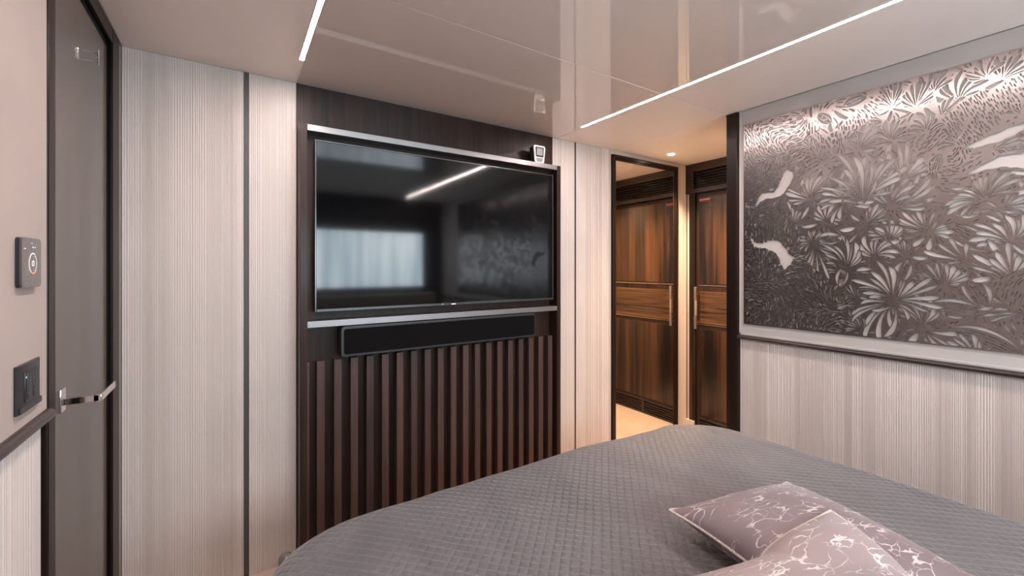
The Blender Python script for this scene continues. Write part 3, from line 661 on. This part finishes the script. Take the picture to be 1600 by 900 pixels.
def poly_field(pts):
    P = np.array(pts); X = gx[:, None] + 0 * gz[None, :]; Z = gz[None, :] + 0 * gx[:, None]
    d = np.full(X.shape, 9.0); ins = np.zeros(X.shape, bool)
    for k in range(len(P)):
        a = P[k]; b_ = P[(k + 1) % len(P)]; e = b_ - a
        t = np.clip(((X - a[0]) * e[0] + (Z - a[1]) * e[1]) / (e @ e), 0, 1)
        d = np.minimum(d, np.hypot(X - a[0] - t * e[0], Z - a[1] - t * e[1]))
        c = ((a[1] > Z) != (b_[1] > Z)) & (X < (b_[0] - a[0]) * (Z - a[1]) / (b_[1] - a[1] + 1e-12) + a[0])
        ins ^= c
    return np.where(ins, d, -d)
def arc(p, ang, ln, bend, n=9):
    """curve that leaves p at ang and bends towards ang+bend"""
    out = [p]; a = ang; x, z = p
    for i in range(n):
        a = ang + bend * (i + 0.5) / n; x += cos(a) * ln / n; z += sin(a) * ln / n; out.append((x, z))
    return out
prot = np.full((nx, nz_), -0.01)      # ribs that stay uncut
def opening(path, radf, rib=0.0030):
    """cut a shaped opening, leaving a bar of metal to everything cut before"""
    n = len(path) - 1; rs = [radf(i / n) for i in range(n + 1)]; rm = max(rs) + 0.004
    xs = [p[0] for p in path]; zs = [p[1] for p in path]
    i0 = max(0, int((min(xs) - rm - gx[0]) / H)); i1 = min(nx, int((max(xs) + rm - gx[0]) / H) + 2)
    j0 = max(0, int((min(zs) - rm - gz[0]) / H)); j1 = min(nz_, int((max(zs) + rm - gz[0]) / H) + 2)
    if i0 >= i1 or j0 >= j1: return
    X = gx[i0:i1, None]; Z = gz[None, j0:j1]; best = np.full((i1 - i0, j1 - j0), -0.03)
    for i in range(n):
        (ax, az), (bx, bz) = path[i], path[i + 1]; dx, dz = bx - ax, bz - az; q = dx * dx + dz * dz + 1e-12
        t = np.clip(((X - ax) * dx + (Z - az) * dz) / q, 0, 1)
        np.maximum(best, rs[i] + (rs[i + 1] - rs[i]) * t - np.hypot(X - ax - t * dx, Z - az - t * dz), out=best)
    old = cut[i0:i1, j0:j1]
    new = np.minimum(np.minimum(best, -old - rib), -prot[i0:i1, j0:j1])
    pend.append((i0, i1, j0, j1, new, best))
pend = []
def flush():
    for i0, i1, j0, j1, new, best in pend:
        np.maximum(cut[i0:i1, j0:j1], new, out=cut[i0:i1, j0:j1])
    pend.clear()
def petal_path(s, z, a0, l, swing, lean, n=12, start=0.14):
    out = []; x, zz = s, z
    for q in range(n + 1):
        t = q / n
        if t >= start: out.append((x, zz))
        a = a0 + swing * (sin(pi * t * 0.9)) + lean * t * t
        x += cos(a) * l / n; zz += sin(a) * l / n
    return out
def fan(s, z, ts, tz, spread, n, wmul=1.0, stretch=1.25):
    ang = math.atan2(tz - z, ts - s); ln = math.hypot(ts - s, tz - z) * stretch; full = spread > 200
    sp = RD(min(170, max(spread, 70) * 1.35)) if not full else RD(spread)
    n = max(3, min(int(n * 1.4), int(sp * ln / 0.0105))); lean = rng.uniform(-1.2, 1.2)
    order = list(range(n)); rng.shuffle(order)
    for k in order:
        f = (k / (n - 1) - 0.5); l = ln * (1.04 - 0.4 * (2 * f) ** 2 * (not full)) * rng.uniform(0.72, 1.08)
        if full: path = petal_path(s, z, ang + f * sp, l, rng.uniform(-0.5, 0.5), lean)
        else: path = petal_path(s, z, ang + f * sp * 0.55, l, f * sp * 0.6 + rng.uniform(-0.1, 0.1), lean)
        gap = sp / n * l; R = min(0.0095, max(0.0020, gap * 0.46 - 0.0016)) * rng.uniform(0.6, 1.05)
        opening(path, lambda t: max(0.0009, R * (0.12 + 0.88 * min(1, t / 0.72) ** 1.1) * (1 if t < 0.78 else max(0.25, 1 - ((t - 0.78) / 0.22) ** 2 * 0.75))), 0.0028)
        flush()
        if rng.random() < 0.4:   # a dash between petals near the hub
            pp = petal_path(s, z, ang + f * sp * 0.55 + sp / n * 0.3, l * 0.5, f * sp * 0.5, lean, 8, 0.3); opening(pp[:4], lambda t: 0.0013, 0.0022); flush()
def leaf(s, z, ts, tz, wid=0.3, slits=6, slit_w=0.0016):
    ang = math.atan2(tz - z, ts - s); ln = math.hypot(ts - s, tz - z) * 1.15; bend = rng.uniform(-0.7, 0.7)
    for sd in (1, -1):      # long open crescents at both sides of the blade
        path = []; m_ = 12
        for q in range(m_ + 1):
            t = 0.1 + 0.85 * q / m_; a = ang - bend / 2 + bend * t; ox = sin(pi * t) ** 0.8 * wid * ln * 0.55 * sd
            path.append((s + cos(ang - bend / 4 + bend * t / 2) * ln * t - sin(a) * ox, z + sin(ang - bend / 4 + bend * t / 2) * ln * t + cos(a) * ox))
        R = rng.uniform(0.003, 0.0065); opening(path, lambda t: 0.0008 + R * sin(pi * min(1, t * 1.05)) ** 1.3, 0.0030)
    flush()
    for k in range(slits):
        f = (k + 0.5) / slits * 2 - 1; t = rng.uniform(0.12, 0.25)
        while t < 0.88:
            dl = rng.uniform(0.12, 0.4); path = []
            for q in range(5):
                tt = min(0.92, t + dl * q / 4); a = ang - bend / 2 + bend * tt; ox = sin(pi * tt) ** 0.8 * wid * ln * 0.40 * f
                path.append((s + cos(ang - bend / 4 + bend * tt / 2) * ln * tt - sin(a) * ox, z + sin(ang - bend / 4 + bend * tt / 2) * ln * tt + cos(a) * ox))
            opening(path, lambda t: slit_w * (1.2 - 0.5 * t), 0.0020); t += dl + rng.uniform(0.03, 0.07)
    flush()

def smooth(pts, n=6):
    P = [pts[0]] + list(pts) + [pts[-1]]; out = []
    for i in range(1, len(P) - 2):
        for k in range(n):
            t = k / n
            out.append(tuple(0.5 * ((2 * P[i][d]) + (P[i + 1][d] - P[i - 1][d]) * t + (2 * P[i - 1][d] - 5 * P[i][d] + 4 * P[i + 1][d] - P[i + 2][d]) * t * t
                       + (-P[i - 1][d] + 3 * P[i][d] - 3 * P[i + 1][d] + P[i + 2][d]) * t ** 3) for d in (0, 1)))
    out.append(pts[-1]); return out

# smooth random direction field for the coral texture
_g = [(rng.uniform(0, 1.9), rng.uniform(1.0, 2.2), rng.uniform(-2.2, 2.2)) for _ in range(110)]
def flow(x, z):
    sw = 0; sx_ = 0; sy_ = 0
    for a, b_, t in _g:
        w_ = math.exp(-((x - a) ** 2 + (z - b_) ** 2) / 0.005); sx_ += w_ * cos(t); sy_ += w_ * sin(t); sw += w_
    return math.atan2(sy_, sx_ + 1e-9)
CORALS = []
def coral(region, count, ln=(0.012, 0.034), wv=0.0012, spacing=0.0075):
    """solid metal region cut by short slits that follow the flow"""
    CORALS.append(region); f = poly_field(region)
    xs = [p[0] for p in region]; zs = [p[1] for p in region]; used = {}; done = 0; tries = 0
    while done < count and tries < count * 14:
        tries += 1
        x = rng.uniform(min(xs), max(xs)); z = rng.uniform(min(zs), max(zs))
        i, j = int((x - gx[0]) / H), int((z - gz[0]) / H)
        if not (0 <= i < nx and 0 <= j < nz_) or f[i, j] < 0.004: continue
        l = rng.uniform(*ln); pts = [(x, z)]; ok = True
        for k in range(5):
            a = flow(*pts[-1]) ; pts.append((pts[-1][0] + cos(a) * l / 5, pts[-1][1] + sin(a) * l / 5))
        cells = [(int(p[0] / spacing), int(p[1] / spacing)) for p in pts]
        if any(c in used for c in cells): continue
        for c in cells: used[c] = 1
        stroke(cut, pts, wv * rng.uniform(0.8, 1.5), wv * 0.8); done += 1

# coral beds: dense far end and lower corner
coral([(0.022,1.046),(0.022,1.70),(0.07,1.72),(0.10,1.66),(0.19,1.66),(0.24,1.62),(0.30,1.55),(0.30,1.42),(0.38,1.34),(0.48,1.26),(0.52,1.16),(0.46,1.05)], 2600, (0.010, 0.03), 0.0021, 0.0080)
coral([(0.022,1.70),(0.03,1.95),(0.10,1.93),(0.20,1.95),(0.28,1.90),(0.30,1.82),(0.24,1.78),(0.16,1.78),(0.09,1.74)], 900, (0.010, 0.03), 0.0022, 0.0084)
coral([(0.022,1.93),(0.022,2.14),(0.22,2.145),(0.33,2.06),(0.40,2.00),(0.34,1.95),(0.24,1.92),(0.12,1.92)], 1100, (0.010, 0.034), 0.0022, 0.0088)
coral([(0.24,1.92),(0.34,1.95),(0.47,2.02),(0.56,2.10),(0.63,2.12),(0.60,2.03),(0.50,1.96),(0.42,1.90),(0.36,1.84),(0.29,1.80)], 420, (0.010, 0.024), 0.0021, 0.0095)
coral([(0.95,2.02),(1.0,2.06),(1.08,2.06),(1.05,1.97),(0.98,1.93),(0.92,1.85),(0.87,1.75),(0.81,1.68),(0.80,1.74),(0.85,1.85),(0.90,1.95)], 900, (0.008, 0.020), 0.0017, 0.0078)
coral([(0.72,1.80),(0.80,1.84),(0.86,1.92),(0.93,1.97),(0.93,2.04),(0.86,2.00),(0.78,1.93)], 420, (0.010, 0.024), 0.0016, 0.0075)
coral([(0.93,1.30),(1.03,1.36),(1.06,1.26),(1.00,1.20)], 60, (0.012, 0.03), 0.0013, 0.010)
def ragged(v):
    c_ = smooth(v + [v[0]], 7)[:-1]; return [(x + 0.0022 * sin(i * 2.1) , z + 0.0022 * cos(i * 1.7)) for i, (x, z) in enumerate(c_)]
void_f = [poly_field(ragged(v)) for v in VOIDS]
for vf in void_f: np.maximum(cut, vf, out=cut)
field[:] = 0.02
cf = [poly_field(c_) for c_ in CORALS]
for c_ in cf: np.maximum(prot, c_, out=prot)
for v in void_f: np.maximum(prot, np.minimum(v + 0.006, 0.02), out=prot)
keep = prot.copy()
for r_ in RIBS: stroke(prot, smooth(r_), 0.0030, 0.0018)
for f_ in FANS:
    s, z, ts, tz, sp, n = f_; fan(s, z, ts, tz, sp, n)
for l_ in LEAVES:
    if prot[int((l_[2] - gx[0]) / H), int((l_[3] - gz[0]) / H)] < 0.01: leaf(*l_, wid=rng.uniform(0.28, 0.38), slits=rng.choice((4, 5, 6)))
for _ in range(110):
    s, z = rng.uniform(1.04, 1.84), rng.uniform(1.06, 2.14); a = rng.uniform(0.2, 2.9); l = rng.uniform(0.07, 0.15)
    fan(s, z, s + cos(a) * l, z + sin(a) * l, rng.choice((70, 90, 120)), rng.choice((6, 7, 9)))
prot[:] = keep
# openings in what is still solid: large cells first, then slits and dashes
hubs = [(f[0], f[1]) for f in FANS]
for need, tries, (l0, l1), (r0, r1) in ((0.020, 500, (0.05, 0.10), (0.007, 0.012)), (0.013, 1200, (0.035, 0.07), (0.004, 0.008)), (0.0085, 3500, (0.02, 0.05), (0.002, 0.0042)), (0.0062, 9000, (0.010, 0.026), (0.0013, 0.0018))):
    for _ in range(tries):
        s, z = rng.uniform(AS0, AS1), rng.uniform(AZ0, AZ1); i, j = int((s - gx[0]) / H), int((z - gz[0]) / H); k = int(need / H)
        if prot[max(0, i - 1):i + 2, max(0, j - 1):j + 2].max() > -0.003: continue
        if cut[max(0, i - k):i + k + 1, max(0, j - k):j + k + 1].max() > -0.0008: continue
        hd_ = min((math.hypot(s - h[0], z - h[1]), h) for h in hubs) if s < 1.04 else (9, None)
        if need < 0.015 and hd_[0] < 0.012: continue
        a = math.atan2(z - hd_[1][1], s - hd_[1][0]) if hd_[0] < 0.09 else flow(s, z)
        l = rng.uniform(l0, l1); R = rng.uniform(r0, r1); b_ = rng.uniform(-0.9, 0.9)
        path = arc((s - cos(a) * l * 0.3, z - sin(a) * l * 0.3), a - b_ / 2, l, b_, 8)
        opening(path, lambda t: R * max(0.22, sin(pi * min(1, 0.08 + t * 0.9)) ** 0.7), 0.0030 if need > 0.01 else 0.0022); flush()
# outer rim
B_ = 0.005
X = gx[:, None] + 0 * gz[None, :]; Z = gz[None, :] + 0 * gx[:, None]
edge = np.minimum(np.minimum(X - AS0, AS1 - X), np.minimum(Z - AZ0, AZ1 - Z))
final = np.minimum(field, -cut)
final = np.maximum(final, B_ - edge)
final = np.minimum(final, edge)
final[0, :] = final[-1, :] = final[:, 0] = final[:, -1] = -0.001
final = np.where(np.abs(final) < 1e-5, 1e-5, final)

def art_mesh(F, thick=0.003):
    ins = F > 0; XF = XR - 0.0060 ; verts = []; faces = []; vid = {}
    def gv(i, j):
        k = (i, j)
        if k not in vid: vid[k] = len(verts); verts.append((gx[i], gz[j]))
        return vid[k]
    def ev(i0, j0, i1, j1):
        k = (i0, j0, i1, j1) if (i0, j0) < (i1, j1) else (i1, j1, i0, j0)
        if k not in vid:
            a, b_ = F[k[0], k[1]], F[k[2], k[3]]; t = a / (a - b_)
            vid[k] = len(verts); verts.append((gx[k[0]] + t * (gx[k[2]] - gx[k[0]]), gz[k[1]] + t * (gz[k[3]] - gz[k[1]])))
        return vid[k]
    I = ins.astype(np.uint8)
    code = I[:-1, :-1] + 2 * I[1:, :-1] + 4 * I[1:, 1:] + 8 * I[:-1, 1:]
    sides = []
    for i, j in np.argwhere(code > 0):
        c = code[i, j]; cs = ((i, j), (i + 1, j), (i + 1, j + 1), (i, j + 1))
        if c == 15: faces.append(tuple(gv(*q) for q in cs)); continue
        b4 = [bool(c >> k & 1) for k in range(4)]
        if c in (5, 10):                       # saddle: two separate corners
            for k in range(4):
                if b4[k]:
                    p = cs[k]; n_ = cs[(k + 1) % 4]; q = cs[(k - 1) % 4]
                    a = ev(*p, *n_); b_ = ev(*p, *q); faces.append((gv(*p), a, b_)); sides.append((a, b_))
            continue
        poly = []; cr = []
        for k in range(4):
            p = cs[k]; n_ = cs[(k + 1) % 4]
            if b4[k]: poly.append(gv(*p))
            if b4[k] != b4[(k + 1) % 4]:
                e = ev(*p, *n_); poly.append(e); cr.append((b4[k], e))
        faces.append(tuple(poly))
        a = [e for f, e in cr if f][0]; b_ = [e for f, e in cr if not f][0]; sides.append((a, b_))
    V = np.array(verts); n = len(V)
    # bottom copy only for the side walls
    su = sorted({v for s in sides for v in s}); mp_ = {v: n + k for k, v in enumerate(su)}
    co = np.zeros((n + len(su), 3)); co[:n, 0] = XF; co[:n, 1] = 1.3 - V[:, 0]; co[:n, 2] = V[:, 1]
    co[n:, 0] = XF + thick; co[n:, 1] = 1.3 - V[su, 0]; co[n:, 2] = V[su, 1]
    for a, b_ in sides: faces.append((b_, a, mp_[a], mp_[b_]))
    me = bpy.data.meshes.new('cut_metal_art'); me.from_pydata(co.tolist(), [], faces); me.update()
    return me
art = link('wall_art', art_mesh(final), M['art'])
for k_ in range(3):
    for z_ in (1.056, 2.140):
        y_ = (1.26, 0.36, -0.54)[k_]; bm = bmesh.new(); bm_tube(bm, [(XR - 0.0032, y_, z_), (XR + 0.001, y_, z_)], 0.005, 12); obj('spacer', bm, M['chrome'], art)
tag(art, 'large pewter cut-metal panel of coral and leaves on the right wall', 'wall art')

# ------------------------------------------------------------------ bed
bed = thing('bed', 'wide low bed under the grey quilted cover', 'bed', (1.03, 0.4, FZ))
box('base', 0.10, 1.96, -0.62, 1.24, FZ, 0.24, M['ebony_x'], bed, 0.02)
box('mattress', 0.08, 1.98, -0.62, 1.27, 0.24, 0.565, M['mattress'], bed, 0.06, 4)
box('headboard', -0.05, 2.11, -0.74, -0.63, FZ, 1.05, M['leather'], bed, 0.03, 4)

# quilted cover: rounded top, rounded shoulders, hanging sides
BX0, BX1, BY0, BY1 = 0.030, 2.030, -0.61, 1.405
def foot_y(x):   # foot edge bows a little
    t = (x - 1.0) / 1.0; return BY1 - 0.055 * max(0, t) ** 1.2 * 1.1 - 0.03 * max(0, -t) ** 3
RC = 0.20
def plan(t, inset):
    """point of the rounded plan outline, t in 0..1 from head-left round the foot to head-right"""
    x0, x1, y1 = BX0 + inset, BX1 - inset, BY1 - inset; r = max(0.03, RC + 0.06 - inset * 0.35)
    L1 = (y1 - r) - BY0; L2 = pi / 2 * r; L3 = (x1 - x0) - 2 * r; tot = 2 * L1 + 2 * L2 + L3; d = t * tot
    if d < L1: return x0, BY0 + d
    d -= L1
    if d < L2: a = d / r; return x0 + r - r * cos(a), y1 - r + r * sin(a)
    d -= L2
    if d < L3: return x0 + r + d, y1
    d -= L3
    if d < L2: a = d / r; return x1 - r + r * sin(a), y1 - r + r * cos(a)
    d -= L2
    return x1, y1 - r - d
from mathutils import noise as mnoise
def wob(x, y, s, a): return a * mnoise.noise(Vector((x * s, y * s, 3.7)))
NT = 420; TOP = 0.602; RS = 0.085
prof = []
for k in range(12): prof.append((RS * (1 - sin(pi / 2 * k / 11)), TOP - RS + RS * cos(pi / 2 * k / 11)))   # inset, z
prof = [(RS - (RS - p[0]), p[1]) for p in prof]
for k in range(1, 12): prof.append((-0.004 * k * 0.3, TOP - RS - (TOP - RS - FZ - 0.015) * k / 11))
insets = [i for i in np.linspace(0.99, RS + 0.012, 46)]
rows = [(i, TOP) for i in insets] + prof
V = []; UV = []
for ri, (ins, z) in enumerate(rows):
    for k in range(NT + 1):
        t = k / NT; x, y = plan(t, ins)
        bow = foot_y(x) - BY1
        y += bow * min(1, max(0, (y - 0.7) / 0.6))
        top = max(0.0, min(1.0, (z - (TOP - RS)) / RS))
        zz = z + top * (wob(x, y, 2.3, 0.010) + wob(x, y, 6.5, 0.0045) - 0.010 * max(0, (x - 1.35)) ** 1 + 0.002)
        if top < 1:
            fold = (1 - top) * 0.010 * sin(t * 120 + 2 * sin(t * 31)); xm, ym = plan(t, ins - 0.02)
            x += (xm - x) / 0.02 * fold; y += (ym - y) / 0.02 * fold
        V.append((x, y, zz))
        if ri < len(insets): UV.append((x, y))
        else:
            x1, y1 = plan(t, ins); dist = (TOP - z) * 0.9; ex, ey = plan(t, RS); ox, oy = plan(t, 0.0)
            nl = math.hypot(ox - ex, oy - ey) + 1e-9; UV.append((ex + (ox - ex) / nl * (dist + RS - ins), ey + (oy - ey) / nl * (dist + RS - ins)))
F_ = []
W = NT + 1
for r in range(len(rows) - 1):
    for k in range(NT): F_.append((r * W + k, r * W + k + 1, (r + 1) * W + k + 1, (r + 1) * W + k))
# close the narrow slot left in the middle of the top
for k in range(NT // 2): F_.append((k, k + 1, NT - k - 1, NT - k)) if k + 1 < NT - k - 1 else None
me = bpy.data.meshes.new('bedspread'); me.from_pydata(V, [], F_); me.update()
uvl = me.uv_layers.new(name='UVMap')
for lp in me.loops: uvl.data[lp.index].uv = UV[lp.vertex_index]
bmx = bmesh.new(); bmx.from_mesh(me); bmesh.ops.recalc_face_normals(bmx, faces=bmx.faces)
if sum(f.normal.z for f in bmx.faces if abs(f.normal.z) > 0.8) < 0: bmesh.ops.reverse_faces(bmx, faces=bmx.faces)
bmx.to_mesh(me); bmx.free()
cover = link('bedspread', me, M['quilt'], None, 180)
tag(cover, 'grey diamond-quilted satin bedspread draped over the bed to the floor', 'bedspread')

def cushion(name, label, size, thick, mat, loc, rot, seed, sag=0.0, group=None, pointy=0.06, over=None):
    t = thing(name, label, 'cushion', loc, group)
    R = Matrix.Rotation(rot[2], 3, 'Z') @ Matrix.Rotation(rot[1], 3, 'Y') @ Matrix.Rotation(rot[0], 3, 'X')
    n = 48; h = size / 2
    def pt(u, v, side):
        e = (1 - abs(u) ** 2.4) * (1 - abs(v) ** 2.4)
        th_ = thick / 2 * max(0, e) ** 0.52
        pull = 1 - 0.055 * (1 - abs(u) ** 2) * abs(v) ** 3 ; pull2 = 1 - 0.055 * (1 - abs(v) ** 2) * abs(u) ** 3
        x = u * h * pull2 * (1 + pointy * abs(u * v) ** 3); y = v * h * pull * (1 + pointy * abs(u * v) ** 3)
        wv_ = 0.006 * mnoise.noise(Vector((u * 2.1 + seed, v * 2.1, side))) * max(0, e) ** 0.5
        z = side * th_ + wv_ + sag * (u * u + v * v) * 0.5
        p = R @ Vector((x, y, z)) + Vector(loc)
        if over:      # soft cushion settles on what lies beneath it
            (ox, oy, oz), oa, osz, oth = over; dx, dy = p.x - ox, p.y - oy
            uu = (dx * cos(oa) + dy * sin(oa)) / (osz / 2); vv = (-dx * sin(oa) + dy * cos(oa)) / (osz / 2)
            ee = (1 - abs(uu) ** 2.4) * (1 - abs(vv) ** 2.4) if abs(uu) < 1 and abs(vv) < 1 else 0
            zr = oz + oth / 2 * ee ** 0.52 + 0.006 if ee > 0 else 0
            need = zr + (th_ * (1 + side) * 0.30) - p.z
            if need > 0: p.z += need
        if p.z < TOP + 0.012 and side <= 0: p.z = TOP + 0.012
        return p
    V = []; UV = []; F = []
    for side in (1, -1):
        for i in range(n + 1):
            for j in range(n + 1):
                u = sin((i / n * 2 - 1) * pi / 2); v = sin((j / n * 2 - 1) * pi / 2)
                V.append(pt(u, v, side)); UV.append((u * h + seed, v * h + 0.5 * (side < 0)))
    W = n + 1
    for s in (0, 1):
        o_ = s * W * W
        for i in range(n):
            for j in range(n):
                q = (o_ + i * W + j, o_ + (i + 1) * W + j, o_ + (i + 1) * W + j + 1, o_ + i * W + j + 1)
                F.append(q if s == 0 else q[::-1])
    me = bpy.data.meshes.new('cover'); me.from_pydata([tuple(v) for v in V], [], F); me.update()
    ul = me.uv_layers.new(name='UVMap')
    for lp in me.loops: ul.data[lp.index].uv = UV[lp.vertex_index]
    bmc = bmesh.new(); bmc.from_mesh(me); bmesh.ops.remove_doubles(bmc, verts=bmc.verts, dist=0.0002); bmc.to_mesh(me); bmc.free()
    link('cover', me, mat, t, 180)
    # twisted cord along the seam
    pts = []; m_ = 60
    for a, b_ in (((-1, -1), (1, -1)), ((1, -1), (1, 1)), ((1, 1), (-1, 1)), ((-1, 1), (-1, -1))):
        for k in range(m_):
            f = k / m_; f = (f + sin((f * 2 - 1) * pi / 2) / 2 + 0.5) / 2
            pts.append(pt(a[0] + (b_[0] - a[0]) * f, a[1] + (b_[1] - a[1]) * f, 0))
    bmc = bmesh.new(); ul_ = bmc.loops.layers.uv.new('UVMap'); N_ = 8; P = []; c = Vector(loc)
    # two strands wound round each other
    dens = []; 
    for i in range(len(pts)):
        a = pts[i]; b_ = pts[(i + 1) % len(pts)]; dl = (b_ - a).length; kk = max(1, int(dl / 0.0016))
        for q in range(kk): dens.append(a.lerp(b_, q / kk))
    tot = 0
    for st in (0, 1):
        path = []; acc = 0
        for i, p in enumerate(dens):
            d_ = (dens[(i + 1) % len(dens)] - dens[i - 1]); acc += d_.length / 2; d_.normalize()
            u_ = d_.cross(R @ Vector((0, 0, 1))).normalized(); w_ = d_.cross(u_)
            ph = acc / 0.012 * 2 * pi + st * pi
            path.append(p + (u_ * cos(ph) + w_ * sin(ph)) * 0.0021)
        bm_tube(bmc, path, 0.0023, 5, True)
    obj('piping', bmc, M['cord2'], t, 180)
    return t
M['cord2'] = plain('champagne_twisted_cord', (0.55, 0.47, 0.42), 0.45, sheen=0.3)
cushion('cushion', 'mauve burnout velvet cushion lying flat beneath the paler one', 0.43, 0.145, M['velvet_dark'], (1.19, 0.483, 0.680), (RD(0), RD(0), RD(-13.5)), 1.3, 0.0)
cushion('cushion', 'pale rose burnout velvet cushion lying on top, nearest the camera', 0.45, 0.15, M['velvet_light'], (0.945, 0.282, 0.690), (RD(3), RD(-2), RD(-15)), 5.1, 0.0, over=((1.19, 0.483, 0.680), RD(-13.5), 0.43, 0.145))
bpy.context.view_layer.update()
